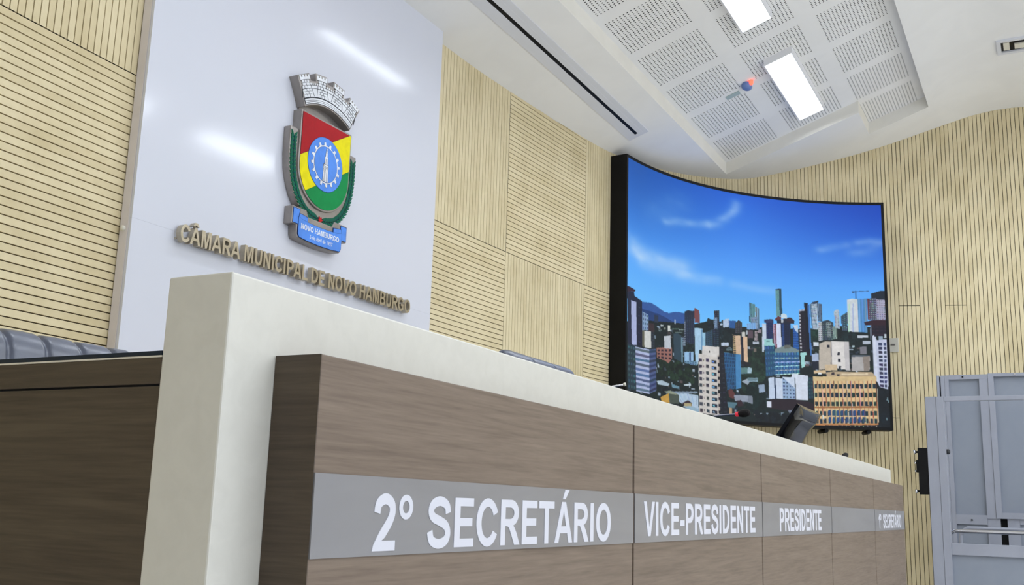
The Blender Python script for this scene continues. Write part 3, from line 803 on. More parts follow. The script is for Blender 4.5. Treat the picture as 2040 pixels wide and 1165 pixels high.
for ch, x in adv_:
    put_glyph(m, ch, CX-0.163+x*kx, kx, 1.463, 1.492, 2.5385, 0.002)
    for sx_, sz_ in SERIF.get(ch, ()):
        xs_ = CX-0.163+(x+sx_)*kx; zz_ = 1.463+0.029*sz_
        m.box(xs_-0.16*kx, xs_+0.16*kx, 2.5388, 2.5405, zz_-(0.0026 if sz_ else 0), zz_+(0 if sz_ else 0.0026))
add_text(m, '5 de abril de 1927', CX-0.088, CX+0.108, 1.427, 1.447, 2.5385, 0.002, 0.0)
m.build('ribbon_lettering', M['white'], rb)

# ------------------------------------------------------------------ council desk
ZT, ZS = 0.275, 0.1134
DY = 0.0813
t = thing('council_desk', 'long council desk with white frame, grey wood front and grey name strips', 'desk', (3.0, 0.4, -0.5))
m = MB()
m.prism([(-0.10, -0.5), (-0.10, 0.3768), (6.09, 0.3768), (6.09, -0.5)], DY, 0.198)
m.build('white_frame', M['solid'], t, bevel=0.003)
LET = [[('ordinal_numeral', '2o', 0.1405, 0.245, 0.0065, 0.089), ('name_lettering', 'SECRET\u00c1RIO', 0.288, 1.053, 0.0075, 0.0875)],
       [('name_lettering', 'VICE-PRESIDENTE', 1.262, 2.30, 0.0145, 0.0965)], [('name_lettering', 'PRESIDENTE', 2.64, 3.372, 0.0145, 0.0965)], [],
       [('ordinal_numeral', '1o', 4.93, 5.02, 0.013, 0.09), ('name_lettering', 'SECRET\u00c1RIO', 5.09, 5.83, 0.013, 0.09)]]
for i in range(5):
    x0, x1 = 1.2*i+(0.0 if i == 0 else 0.005), 1.2*(i+1)-0.005
    if i == 4: x1 = 6.0
    m = MB(); m.box(x0, x1, 0.0, DY-0.001, -0.46, ZT)
    fp = m.build('front_panel', M['wood'], t, bevel=0.0015)
    m = MB(); m.box(x0+0.0005, x1-0.0005, -0.0022, 0.0005, 0.0, ZS); m.build('name_strip', M['strip'], fp)
    yl = -0.0032
    for nm, tx, xa, xb, z0, z1 in LET[i]:
        m = MB(); add_caps(m, tx, xa, xb, z0, z1, yl, 0.0012); m.build(nm, M['vinyl'], fp)
m = MB(); m.box(-0.0012, 0.0, 0.0, DY-0.001, -0.46, ZT); m.build('end_edge', M['wood_side'], t)  # darker skin on the panel end, shade put into its colour
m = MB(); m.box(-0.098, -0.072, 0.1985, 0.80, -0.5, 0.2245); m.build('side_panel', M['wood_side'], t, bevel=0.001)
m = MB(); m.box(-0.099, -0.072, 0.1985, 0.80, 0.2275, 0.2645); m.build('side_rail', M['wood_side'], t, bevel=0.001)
m = MB(); m.box(-0.0995, 6.08, 0.1985, 0.80, 0.2645, 0.267); m.build('worktop', M['paleedge'], t)
m = MB(); m.box(-0.0995, 6.08, 0.1985, 0.80, 0.2672, 0.2735); m.build('glass_top', M['glass'], t)
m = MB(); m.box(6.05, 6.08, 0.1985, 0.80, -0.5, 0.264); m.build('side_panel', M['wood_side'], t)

# ------------------------------------------------------------------ chairs behind the desk
def chair(label, cx, cy, top, width, nch=6, group='leather armchairs behind the council desk'):
    t = thing('leather_armchair', label, 'chair', (cx, cy+0.25, -0.5), group)
    # backrest: side profile of front cushion rolling over the top, vertical channels across
    zs = -0.02
    H = top-zs
    prof = []                                   # (y, z) from the seat up the front, over the roll and down the back
    rec = 0.24
    for k in range(14):
        f_ = k/13
        prof.append((cy-0.02-rec*(1-f_)+0.03*math.sin(f_*math.pi), zs+(H-0.07)*f_))
    for k in range(1, 12):
        a = math.pi*k/12
        prof.append((cy+0.04-0.06*math.cos(a), top-0.07+0.07*math.sin(a)))
    for k in range(8):
        f_ = 1-k/7
        prof.append((cy+0.10-rec*(1-f_)*0.8, zs+(H-0.09)*f_))
    nx = 180; P = []
    for i in range(nx+1):
        f_ = i/nx; x = cx-width/2+width*f_
        ed = min(f_, 1-f_)*width
        shrink = 0 if ed > 0.05 else (1-math.sqrt(max(0, 1-(1-ed/0.05)**2)))*(0.045 if nch > 4 else 0.02)
        q_ = abs(f_*nch-round(f_*nch))*width/nch; bul = -0.008*math.exp(-(q_/0.007)**2)-0.0012*math.exp(-(q_/0.03)**2)
        row = []
        for k, (y, z) in enumerate(prof):
            k0_, k1_ = max(k-1, 0), min(k+1, len(prof)-1)
            ty, tz = prof[k1_][0]-prof[k0_][0], prof[k1_][1]-prof[k0_][1]
            L_ = math.hypot(ty, tz); ny, nz = -tz/L_, ty/L_
            o_ = (bul if k < 27 else 0) - shrink
            row.append((x, y+ny*o_, z+nz*o_))
        P.append(row)
    m = MB(); m.grid(P, closed_v=True)
    for row in (P[0], P[-1]): m.face(row)
    m.build('backrest', M['leather'], t)
    # rear shell behind the cushion
    m = MB()
    sh_ = [(cy+0.115, top-0.20), (cy+0.125, top-0.04), (cy+0.145, top-0.012), (cy+0.17, top-0.012), (cy+0.185, top-0.05), (cy+0.17, top-0.3), (cy+0.0, zs), (cy-0.05, zs)]
    m.grid([[(x, y, z) for y, z in sh_] for x in np.linspace(cx-width/2+0.02, cx+width/2-0.02, 8)], closed_v=True, smooth=False)
    for x in (cx-width/2+0.02, cx+width/2-0.02): m.face([(x, y, z) for y, z in sh_])
    m.build('back_shell', M['leather'], t, bevel=0.008)
    m = MB(); m.box(cx-width/2+0.02, cx+width/2-0.02, cy-0.62, cy-0.12, -0.12, -0.03); m.build('seat', M['leather'], t, bevel=0.03)
    for s_ in (-1, 1):
        xa = cx+s_*(width/2+0.02)
        m = MB(); m.tube([(xa, cy-0.18, -0.08), (xa, cy-0.17, 0.10), (xa, cy-0.22, 0.15), (xa, cy-0.44, 0.15), (xa, cy-0.50, 0.10), (xa, cy-0.48, -0.08)], 0.018, 8)
        m.build('armrest', M['gloss'], t)
    m = MB(); m.tube([(cx, cy-0.36, -0.12), (cx, cy-0.36, -0.42)], 0.028, 12); m.build('gas_column', M['black'], t)
    for k in range(5):
        a = 2*math.pi*k/5+0.3
        ex, ey = cx+0.28*math.cos(a), cy-0.36+0.28*math.sin(a)
        m = MB(); m.tube([(cx, cy-0.36, -0.40), (ex, ey, -0.435)], [0.026, 0.016], 8)
        lg = m.build('leg', M['chrome'], t)
        m = MB(); m.tube([(ex-0.012*math.sin(a), ey+0.012*math.cos(a), -0.47), (ex+0.012*math.sin(a), ey-0.012*math.cos(a), -0.47)], 0.03, 12)
        m.build('caster', M['black'], lg)
    return t
chair('blue-grey leather armchair at the left end of the desk, beside the white post', 0.335, 1.0, 0.408, 0.56)
chair('leather armchair whose top edge shows over the middle of the white desk rail', 3.13, 1.18, 0.744, 0.70, 3)
chair('leather armchair barely showing over the desk rail, just left of the screen', 4.16, 1.2, 0.728, 0.68, 3)

# ------------------------------------------------------------------ things standing on the desk
def mic(label, pts, base, foam=True):
    t = thing('gooseneck_microphone', label, 'microphone', (base[0], base[1], 0.2735), 'gooseneck microphones on the desk')
    m = MB()
    bx_, by_ = base
    m.grid([[(bx_+rr*math.cos(a), by_+rr*math.sin(a), 0.2735+dz) for a in np.linspace(0, 2*math.pi, 24, endpoint=False)] for dz, rr in ((0.0, .055), (.02, .055), (.03, .045), (.034, .002))], closed_v=True)
    m.build('base', M['black'], t)
    pth = catmull([(bx_, by_, 0.30)] + [tuple(p) for p in pts], 8)
    m = MB(); m.tube([tuple(p) for p in pth], 0.0045, 8); m.build('gooseneck', M['chrome'], t)
    a, b_ = Vector(pts[-2]), Vector(pts[-1])
    d = (b_-a).normalized()
    if not foam:
        m = MB(); m.tube([b_-d*0.003, b_+d*0.006], 0.0062, 12); m.build('stem_tip', M['plate'], t); return
    m = MB(); m.tube([b_-d*0.004, b_+d*0.012], 0.011, 14); m.build('light_ring', M['redring'], t)
    m = MB(); m.tube([b_+d*0.012, b_+d*0.016, b_+d*0.03, b_+d*0.05, b_+d*0.066, b_+d*0.072], [0.006, 0.014, 0.018, 0.0185, 0.014, 0.003], 14); m.build('foam_head', M['foam'], t)
def dpt(x, y, z): return np.array((x, y, z))
mic('gooseneck microphone with red ring and black foam head in front of the screen picture', [dpt(3.72, 0.68, 0.42), dpt(3.690, 0.575, 0.512), dpt(3.634, 0.42, 0.524)], (3.74, 0.66))
mic('gooseneck microphone whose thin silver stem shows at the lower left corner of the screen', [dpt(2.30, 0.66, 0.40), dpt(2.24, 0.56, 0.475), dpt(2.28, 0.45, 0.507)], (2.33, 0.68), False)
t = thing('desk_monitor', 'glossy black monitor leaning back on the desk in front of the screen corner', 'monitor', (5.1, 0.45, 0.2735))
# tilted slab: bottom edge near y=.50, top edge near y=.33
BL, BR, TL, TR = dpt(4.86, 0.52, 0.44), dpt(5.74, 0.52, 0.44), dpt(4.565, 0.33, 0.655), dpt(5.16, 0.33, 0.654)
BL = dpt(4.62, 0.50, 0.43); BR = dpt(5.20, 0.50, 0.43); TL = dpt(4.565, 0.33, 0.655); TR = dpt(5.15, 0.33, 0.654)
nrm = np.cross(BR-BL, TL-BL); nrm /= np.linalg.norm(nrm)
m = MB()
P = []
for i in range(13):
    f_ = i/12; row = []
    for k in range(13):
        g_ = k/12
        p = (BL*(1-f_)+BR*f_)*(1-g_)+(TL*(1-f_)+TR*f_)*g_
        e = min(1, 6*min(f_, 1-f_))*min(1, 6*min(g_, 1-g_))
        row.append(p+nrm*(0.022*e+0.004*math.sin(g_*9)*e))
    P.append(row)
sgn_ = 1 if (nrm[1] < 0) else -1
back_ = [[q+0*nrm for q in row] for row in P]
m.grid(back_)
fr = [[(BL*(1-i/12)+BR*i/12)*(1-k/12)+(TL*(1-i/12)+TR*i/12)*k/12 - nrm*0.018 for k in range(13)] for i in range(13)]
m.grid(fr)
for i in range(12):
    m.face([P[i][0], P[i+1][0], fr[i+1][0], fr[i][0]]); m.face([P[i][12], P[i+1][12], fr[i+1][12], fr[i][12]])
    m.face([P[0][i], P[0][i+1], fr[0][i+1], fr[0][i]]); m.face([P[12][i], P[12][i+1], fr[12][i+1], fr[12][i]])
m.build('monitor_case', M['gloss'], t)
mid = (BL+BR)/2*0.5+(TL+TR)/2*0.5 
m = MB(); m.tube([mid-nrm*0.0+dpt(0, 0.02, 0), (mid[0], 0.50, 0.40), (mid[0], 0.52, 0.29)], 0.022, 10); m.build('stand', M['gloss'], t)
m = MB(); m.box(mid[0]-0.12, mid[0]+0.12, 0.40, 0.60, 0.2735, 0.288); m.build('base', M['gloss'], t, bevel=0.006)
m = MB()
q = TR*0.93+BR*0.07 - (TR-TL)*0.05
m.box(q[0]-0.014, q[0]+0.014, q[1]-0.03, q[1]-0.024, q[2]-0.012, q[2]+0.012); m.build('badge', M['plate'], t)
t = thing('desk_microphone', 'small dark microphone tip just above the far end of the white desk rail', 'microphone', (5.35, 0.26, 0.2735))
m = MB(); m.tube([(5.35, 0.26, 0.2735), (5.35, 0.26, 0.285)], 0.04, 14); m.build('base', M['black'], t)
m = MB(); m.tube([(5.35, 0.26, 0.285), (5.35, 0.26, 0.36), (5.37, 0.25, 0.40)], 0.006, 8); m.build('gooseneck', M['black'], t)
m = MB(); m.tube([(5.36, 0.253, 0.395), (5.37, 0.25, 0.41), (5.41, 0.25, 0.428), (5.45, 0.25, 0.436), (5.47, 0.25, 0.436)], [0.008, 0.016, 0.018, 0.016, 0.004], 12); m.build('foam_head', M['foam'], t)

# ------------------------------------------------------------------ curved led screen
SCX, SCY, SR = 6.816, -0.508, 2.872
A0, A1 = math.radians(83.8), math.radians(20.5)
ZT_, ZB_ = 3.195, 0.896
t = thing('led_screen', 'large curved screen in black casing showing a city skyline under blue sky', 'screen', (8.4, 1.6, ZB_))
def sp(a, rr): return (SCX+rr*math.cos(a), SCY+rr*math.sin(a))
BZ = 0.028
NA = 64
m = MB()
angs = np.linspace(A0, A1, NA)
DEP = 0.17
secs = []
for a in angs:
    f0, f1 = sp(a, SR), sp(a, SR+DEP)
    secs.append([(*f0, ZB_), (*f0, ZT_), (*f1, ZT_), (*f1, ZB_)])
# casing: a bezel ring at the front, closed top, bottom, back and ends
da = BZ/SR
for i in range(NA-1):
    a, b_ = angs[i], angs[i+1]
    p, q = sp(a, SR), sp(b_, SR)
    m.face([(*p, ZB_), (*q, ZB_), (*q, ZB_+BZ), (*p, ZB_+BZ)]); m.face([(*p, ZT_-BZ), (*q, ZT_-BZ), (*q, ZT_), (*p, ZT_)])
    for k in (1, 2, 3): m.face([secs[i][k], secs[i+1][k], secs[i+1][(k+1) % 4], secs[i][(k+1) % 4]])
for a, b_ in ((A0, A0-da), (A1+da, A1)):
    p, q = sp(a, SR), sp(b_, SR)
    m.face([(*p, ZB_+BZ), (*q, ZB_+BZ), (*q, ZT_-BZ), (*p, ZT_-BZ)])
m.face(secs[0]); m.face(secs[-1][::-1])
m.build('casing', M['black'], t, fix=False)
for fx in (0.80, 0.93):
    a = A0+(A1-A0)*fx; p, q = sp(a, SR+0.03), sp(a, SR+0.22)
    m = MB(); m.tube([(*p, ZB_-0.018), (*q, ZB_-0.018)], 0.02, 8); m.build('bracket', M['black'], t)
CITY=[
('c',[(.2011,.7969),(.2569,.8158),(.3044,.82),(.3836,.8357)],.012,.32),
('c',[(.3946,.8347),(.4272,.8499),(.4646,.8852),(.4962,.9252),(.5017,.9537)],.013,.33),
('c',[(.149,.8181),(.2012,.8515),(.2571,.8916)],.035,.1),
('c',[(.0363,.6463),(.0879,.6151),(.1429,.6081),(.2011,.6093),(.2801,.6199)],.028,.42),
('c',[(.0662,.6307),(.1157,.6285),(.1691,.6319),(.2321,.6198)],.022,.25),
('c',[(.2622,.5872),(.3374,.5836),(.4247,.5949)],.016,.3),
('c',[(.487,.5853),(.5472,.5799),(.6294,.579)],.014,.22),
('c',[(.8031,.7844),(.8475,.7998),(.8825,.8109)],.012,.22),
('c',[(.9257,.8249),(.9598,.8318),(.9952,.826)],.012,.22),
('c',[(.9074,.7781),(.9543,.7856),(.9929,.8199)],.014,.22),
('p',[(.072,.4376),(.0817,.4302),(.1286,.4371),(.1467,.4328),(.1645,.4268),(.1906,.4148),(.216,.4126),(.2381,.4221),(.2652,.427),(.2917,.4259),(.2915,.3738),(.0727,.3308)],(52,98,172)),
('p',[(.0722,.4059),(.0914,.4021),(.1287,.4016),(.1645,.3994),(.1991,.3916),(.238,.3791),(.238,.359),(.0727,.326)],(34,72,135)),
('p',[(-.0159,.329),(.1093,.3607),(.2304,.377),(.3187,.3848),(.3712,.4045),(.4059,.4211),(.461,.3991),(.5923,.4119),(.7326,.4191),(.833,.4374),(.8978,.4451),(1.0147,.4324),(1.0228,-.0398),(-.0104,-.1127)],(24,42,40)),
('n',),
('t',[(.373,.424),(.4543,.3743)],(26,44,50)),
('t',[(.4261,.3858),(.4999,.3281)],(24,46,52)),
('t',[(.1529,.3326),(.286,.317)],(24,40,44)),
('t',[(.2754,.3051),(.337,.2642)],(26,48,44)),
('t',[(.1531,.2247),(.3413,.1385)],(28,50,34)),
('t',[(.5074,.204),(.5511,.0844)],(26,48,38)),
('t',[(.4419,.3829),(.4876,.3145)],(22,40,42)),
('t',[(.5457,.3216),(.5996,.1756)],(34,58,44)),
('t',[(.8463,.4311),(.9422,.3635)],(20,40,42)),
('t',[(.7582,.4253),(.7835,.3617)],(28,60,50)),
('t',[(.5338,.1646),(.5992,.0331)],(22,48,46)),
('t',[(.5322,.0504),(.7618,-.0192)],(16,28,36)),
('t',[(.9621,.193),(1.0129,-.0057)],(14,30,38)),
('t',[(.1592,.1139),(.2641,.0742)],(26,40,46)),
('p',[(-.0,.4727),(.0106,.4746),(.0466,.4694),(.0439,.4624),(.0002,.4511)],(66,34,52)),
('p',[(.0002,.4516),(.0385,.4595),(.0407,.4445),(.0817,.4326),(.0847,.2473),(.055,.2493),(.0047,.2404)],(32,40,70)),
('p',[(.0217,.4214),(.051,.4228),(.055,.2503),(.0268,.2471)],(172,182,220)),
('p',[(.051,.4228),(.0805,.4211),(.0834,.2485),(.055,.2503)],(30,36,62)),
('w',[(.051,.4228),(.0805,.4211),(.0834,.2485),(.055,.2503)],1,5,.4,.1,(60,66,96)),
('p',[(.0839,.3915),(.1153,.3848),(.1156,.3227),(.0843,.3163)],(140,168,202)),
('w',[(.0839,.3915),(.1153,.3848),(.1156,.3227),(.0843,.3163)],3,4,.55,.5,(80,104,140)),
('p',[(.1167,.3522),(.1439,.3554),(.147,.3216),(.1168,.318)],(70,52,56)),
('p',[(.1456,.3914),(.1645,.3934),(.1646,.3621),(.1457,.3607)],(46,62,88)),
('p',[(.1588,.3486),(.1693,.3507),(.1693,.3457),(.1588,.3436)],(150,170,190)),
('p',[(.1762,.357),(.1889,.3595),(.1889,.3526),(.1762,.3501)],(190,200,205)),
('p',[(.1906,.3499),(.2008,.3519),(.2008,.3419),(.1906,.3399)],(120,130,120)),
('p',[(.2092,.361),(.2215,.3634),(.2215,.3383),(.2092,.336)],(205,210,205)),
('p',[(.1646,.3349),(.182,.3383),(.182,.3333),(.1646,.33)],(90,110,110)),
('p',[(.227,.3519),(.2596,.3579),(.2596,.3528),(.227,.3468)],(80,110,100)),
('p',[(.2596,.3549),(.2809,.3587),(.2809,.3536),(.2596,.3498)],(130,150,150)),
('p',[(.2402,.3922),(.2446,.393),(.2446,.3728),(.2402,.372)],(190,205,220)),
('p',[(.2434,.3398),(.2756,.3456),(.2756,.3415),(.2434,.3358)],(110,130,130)),
('p',[(.0843,.3148),(.129,.3205),(.1304,.2514),(.086,.249)],(205,208,205)),
('p',[(.0843,.3139),(.0957,.3162),(.096,.2509),(.0847,.2487)],(110,110,92)),
('p',[(.129,.3205),(.1446,.3211),(.1472,.253),(.1304,.2514)],(52,64,78)),
('w',[(.129,.3205),(.1446,.3211),(.1472,.253),(.1304,.2514)],3,6,.55,.5,(30,36,46)),
('p',[(.0025,.247),(.047,.2463),(.0517,.0722),(.0065,.0725)],(40,66,80)),
('w',[(.0025,.247),(.047,.2463),(.0517,.0722),(.0065,.0725)],3,8,.5,.45,(66,104,112)),
('p',[(.0471,.244),(.1202,.2456),(.1227,.068),(.0537,.0701)],(176,188,222)),
('w',[(.0471,.244),(.1202,.2456),(.1227,.068),(.0537,.0701)],1,9,1.0,.5,(92,110,152)),
('p',[(.1202,.2456),(.1531,.254),(.1563,.087),(.1227,.068)],(84,102,150)),
('w',[(.1202,.2456),(.1531,.254),(.1563,.087),(.1227,.068)],1,9,1.0,.5,(54,68,108)),
('p',[(.156,.2594),(.228,.2745),(.2296,.2275),(.213,.2041),(.1991,.2127),(.159,.2184)],(160,112,102)),
('w',[(.1578,.2549),(.228,.2695),(.2279,.2174),(.159,.2159)],4,3,.6,.5,(58,40,52)),
('p',[(.1923,.3129),(.2226,.322),(.2241,.2664),(.1934,.2636)],(188,196,206)),
('p',[(.2352,.3308),(.2542,.3367),(.2713,.3297),(.2725,.2193),(.2377,.2288)],(54,80,96)),
('p',[(.2691,.3217),(.2781,.3207),(.2778,.2191),(.2709,.218)],(110,146,164)),
('p',[(.2755,.3253),(.2887,.3266),(.2885,.2871),(.2754,.2875)],(130,150,170)),
('w',[(.2755,.3253),(.2887,.3266),(.2885,.2871),(.2754,.2875)],1,5,1,.4,(60,80,100)),
('p',[(.2854,.4329),(.2996,.4418),(.327,.4433),(.3272,.3034),(.287,.306)],(36,52,78)),
('w',[(.2854,.4176),(.3279,.4254),(.3272,.3034),(.2849,.2966)],5,18,.5,.4,(58,76,104)),
('p',[(.2831,.3927),(.2884,.3936),(.2891,.3049),(.2844,.3066)],(150,160,180)),
('w',[(.2831,.3927),(.2884,.3936),(.2891,.3049),(.2844,.3066)],1,12,1,.5,(50,60,80)),
('p',[(.327,.4547),(.3311,.458),(.3443,.4501),(.3497,.4355),(.3495,.3968),(.3287,.3947)],(132,84,88)),
('w',[(.327,.4476),(.3498,.4517),(.3495,.3968),(.3267,.3928)],3,1,.3,1,(130,70,76)),
('p',[(.4085,.4587),(.4292,.4637),(.4299,.3863),(.4107,.3834)],(40,48,66)),
('w',[(.4085,.4587),(.4292,.4637),(.4299,.3863),(.4107,.3834)],2,9,.55,.5,(70,80,96)),
('p',[(.4063,.4296),(.4208,.4319),(.4213,.385),(.4078,.3819)],(130,160,190)),
('w',[(.4063,.4296),(.4208,.4319),(.4213,.385),(.4078,.3819)],2,6,.55,.5,(70,90,120)),
('p',[(.402,.3795),(.4285,.3872),(.4277,.3081),(.4037,.3021)],(28,44,62)),
('w',[(.402,.3795),(.4285,.3872),(.4277,.3081),(.4037,.3021)],2,9,.55,.5,(50,76,96)),
('p',[(.3726,.3593),(.402,.3769),(.4023,.3019),(.3745,.2979)],(58,92,116)),
('w',[(.3726,.3593),(.402,.3769),(.4023,.3019),(.3745,.2979)],4,8,.55,.5,(36,58,80)),
('p',[(.3276,.3725),(.3618,.3746),(.3602,.2855),(.3472,.281),(.3471,.2657),(.3408,.2191),(.3307,.2177)],(166,202,228)),
('p',[(.3553,.3694),(.3618,.3705),(.3602,.2855),(.3546,.277)],(110,158,196)),
('p',[(.3602,.3573),(.3726,.3593),(.3731,.2977),(.3612,.2944)],(150,196,222)),
('p',[(.2832,.2636),(.3219,.2696),(.3227,.2317),(.2846,.2221)],(150,190,226)),
('p',[(.3045,.2644),(.3106,.2653),(.3105,.2299),(.3043,.229)],(40,70,120)),
('p',[(.283,.2259),(.3368,.2312),(.3367,.2135),(.2856,.2162)],(120,160,190)),
('w',[(.283,.2259),(.3368,.2312),(.3367,.2135),(.2856,.2162)],5,2,.55,.5,(60,100,130)),
('p',[(.443,.4223),(.4549,.4309),(.4666,.4338),(.4676,.3998),(.4451,.3912)],(176,196,222)),
('w',[(.4431,.4243),(.468,.428),(.4676,.3945),(.4427,.3909)],4,5,.55,.5,(110,130,160)),
('p',[(.4679,.4261),(.4943,.4283),(.4939,.3956),(.4676,.3929)],(40,100,168)),
('p',[(.4896,.416),(.5035,.4338),(.517,.4225),(.515,.3773),(.4913,.3731)],(58,60,70)),
('w',[(.4896,.423),(.5171,.4268),(.5164,.3765),(.489,.3728)],3,6,.55,.5,(84,86,92)),
('p',[(.4798,.3674),(.4912,.3637),(.4925,.2854),(.4811,.285)],(180,160,120)),
('w',[(.4798,.3674),(.4912,.3637),(.4925,.2854),(.4811,.285)],1,9,.8,.4,(90,80,70)),
('p',[(.4903,.3635),(.5104,.3672),(.5108,.2589),(.4923,.262)],(212,184,156)),
('p',[(.5103,.3636),(.5208,.3649),(.5215,.2524),(.5108,.2589)],(48,50,66)),
('p',[(.5142,.3825),(.5269,.3841),(.5275,.3631),(.5139,.3614)],(200,200,196)),
('p',[(.5198,.3632),(.5347,.364),(.5367,.253),(.5206,.2533)],(218,188,158)),
('p',[(.5081,.2586),(.5482,.2501),(.5436,.2365),(.5101,.2433)],(40,40,48)),
('p',[(.5099,.2276),(.5435,.2297),(.5431,.2052),(.5096,.1991)],(96,136,146)),
('w',[(.5099,.2276),(.5435,.2297),(.5431,.2052),(.5096,.1991)],5,2,.55,.5,(70,104,118)),
('p',[(.4359,.3248),(.4654,.3278),(.4639,.3156),(.4377,.3147)],(180,196,215)),
('p',[(.4393,.2864),(.4627,.2869),(.4742,.2831),(.4415,.2737)],(90,130,150)),
('p',[(.443,.2843),(.5084,.2832),(.5088,.1396),(.4572,.1265)],(44,108,158)),
('w',[(.443,.2843),(.5084,.2832),(.5088,.1396),(.4572,.1265)],9,10,.45,.75,(24,60,98)),
('p',[(.4902,.2825),(.5093,.2833),(.5093,.1396),(.4911,.1327)],(72,142,196)),
('p',[(.4182,.3068),(.4433,.3061),(.4588,.0249),(.4225,.0155)],(32,36,48)),
('w',[(.4182,.3068),(.4433,.3061),(.4588,.0249),(.4225,.0155)],2,14,.6,.25,(48,56,70)),
('p',[(.3431,.2651),(.4202,.2699),(.4225,.0155),(.3454,.018)],(204,200,196)),
('p',[(.3598,.3023),(.4277,.3055),(.4263,.2588),(.358,.2663)],(210,208,206)),
('p',[(.3876,.2844),(.3905,.2848),(.3905,.2761),(.3876,.2757)],(30,36,44)),
('w',[(.344,.2526),(.3589,.2532),(.3612,.0181),(.3464,.0181)],1,9,.8,.52,(70,72,92)),
('w',[(.3718,.2565),(.3874,.2562),(.3883,.0158),(.3738,.0178)],1,9,.75,.52,(70,72,92)),
('w',[(.3922,.2517),(.42,.2529),(.4225,.014),(.3931,.0162)],1,9,.72,.52,(40,50,70)),
('w',[(.3941,.252),(.4105,.2516),(.413,.0131),(.395,.0164)],1,9,.5,.25,(120,170,200)),
('w',[(.3609,.2524),(.3668,.2533),(.369,.0189),(.3631,.0183)],1,9,.5,.3,(120,110,112)),
('p',[(.4202,.2709),(.4278,.2719),(.4295,.0147),(.4225,.0155)],(190,180,172)),
('w',[(.4202,.2709),(.4278,.2719),(.4295,.0147),(.4225,.0155)],1,9,1,.45,(46,46,54)),
('p',[(.2129,.0946),(.341,.0923),(.3435,.0212),(.264,.052)],(176,198,218)),
('w',[(.2129,.0946),(.341,.0923),(.3435,.0212),(.264,.052)],7,1,.12,1,(150,172,196)),
('p',[(.2212,.0923),(.3386,.107),(.3385,.098),(.2212,.0835)],(130,150,170)),
('p',[(.1754,.063),(.2146,.0836),(.2178,.0431),(.1822,.0436)],(204,162,72)),
('p',[(.2135,.0835),(.2588,.0834),(.2598,.0466),(.2178,.0431)],(84,96,86)),
('p',[(.1907,.0868),(.2212,.0957),(.2588,.0834),(.2157,.0818)],(150,160,140)),
('p',[(.2745,.0508),(.2979,.0659),(.3157,.0555),(.313,.0403),(.2797,.0391)],(70,56,66)),
('p',[(.2823,.0517),(.3131,.0552),(.3131,.0423),(.2823,.0389)],(180,170,130)),
('p',[(.2745,.0385),(.3156,.0431),(.3416,.0335),(.3415,.0186),(.3053,.0247)],(150,180,200)),
('p',[(.1563,.1256),(.1822,.1318),(.2185,.1223),(.2102,.1114),(.165,.1124)],(170,190,205)),
('p',[(.28,.1281),(.311,.1371),(.311,.1266),(.2826,.123)],(190,205,215)),
('p',[(.2267,.1234),(.2589,.1179),(.2589,.108),(.2294,.1091)],(110,150,170)),
('p',[(.4609,.1269),(.4724,.1333),(.4859,.1142),(.4811,.0907),(.4628,.0965)],(110,62,60)),
('p',[(.4813,.1086),(.5484,.1099),(.5466,.0814),(.4855,.0824)],(150,160,178)),
('p',[(.4557,.0754),(.4968,.0768),(.4829,.0526),(.46,.053)],(90,130,146)),
('p',[(.4623,.0532),(.4738,.0517),(.4744,.0238),(.4634,.0254)],(190,160,130)),
('p',[(.4923,.0841),(.5081,.0881),(.519,.0661),(.4965,.0589)],(64,40,50)),
('p',[(.5114,.1682),(.5384,.1866),(.5526,.188),(.5336,.155)],(160,175,190)),
('p',[(.5452,.5149),(.5658,.5108),(.5646,.4298),(.5472,.4275)],(96,150,160)),
('w',[(.5452,.5149),(.5658,.5108),(.5646,.4298),(.5472,.4275)],2,14,.3,.5,(60,100,120)),
('p',[(.5452,.5156),(.5478,.516),(.5466,.4313),(.544,.4309)],(24,30,44)),
('p',[(.5657,.5004),(.5729,.4995),(.5729,.4536),(.5652,.4489)],(180,205,215)),
('w',[(.5657,.5004),(.5729,.4995),(.5729,.4536),(.5652,.4489)],1,1,.3,1,(30,40,56)),
('p',[(.5729,.4976),(.5804,.4947),(.5809,.4013),(.5727,.4004)],(120,160,190)),
('w',[(.5729,.4976),(.5804,.4947),(.5809,.4013),(.5727,.4004)],3,1,.3,1,(40,60,90)),
('p',[(.5491,.4506),(.5729,.4567),(.5752,.4007),(.5499,.3976)],(140,170,200)),
('w',[(.5491,.4506),(.5729,.4567),(.5752,.4007),(.5499,.3976)],5,8,.55,.5,(90,110,140)),
('p',[(.5327,.4219),(.5662,.43),(.5673,.3997),(.534,.3956)],(128,180,232)),
('w',[(.5327,.4219),(.5662,.43),(.5673,.3997),(.534,.3956)],4,1,.2,1,(100,150,206)),
('p',[(.432,.4075),(.4422,.409),(.4421,.4016),(.4319,.4)],(180,195,215)),
('p',[(.444,.4243),(.4642,.4273),(.4638,.3973),(.4437,.3943)],(176,196,222)),
('p',[(.5307,.3914),(.5435,.393),(.5432,.3741),(.5305,.3725)],(170,180,190)),
('p',[(.5371,.3922),(.5562,.3946),(.5557,.3605),(.5367,.3582)],(100,84,96)),
('p',[(.5625,.3915),(.5751,.3931),(.5745,.3513),(.5619,.3499)],(190,180,182)),
('p',[(.4363,.3263),(.4648,.3302),(.4646,.3153),(.4361,.3114)],(185,200,220)),
('p',[(.5555,.3454),(.5775,.3479),(.5774,.3366),(.5554,.3341)],(180,190,205)),
('p',[(.4545,.3028),(.4777,.3058),(.4776,.2965),(.4544,.2935)],(96,120,128)),
('p',[(.5582,.3156),(.5677,.3166),(.5675,.3016),(.558,.3005)],(130,120,110)),
('p',[(.5093,.2278),(.5444,.2317),(.5441,.2093),(.509,.2056)],(100,140,140)),
('p',[(.5359,.1862),(.5704,.1897),(.5702,.1729),(.5356,.1695)],(140,170,190)),
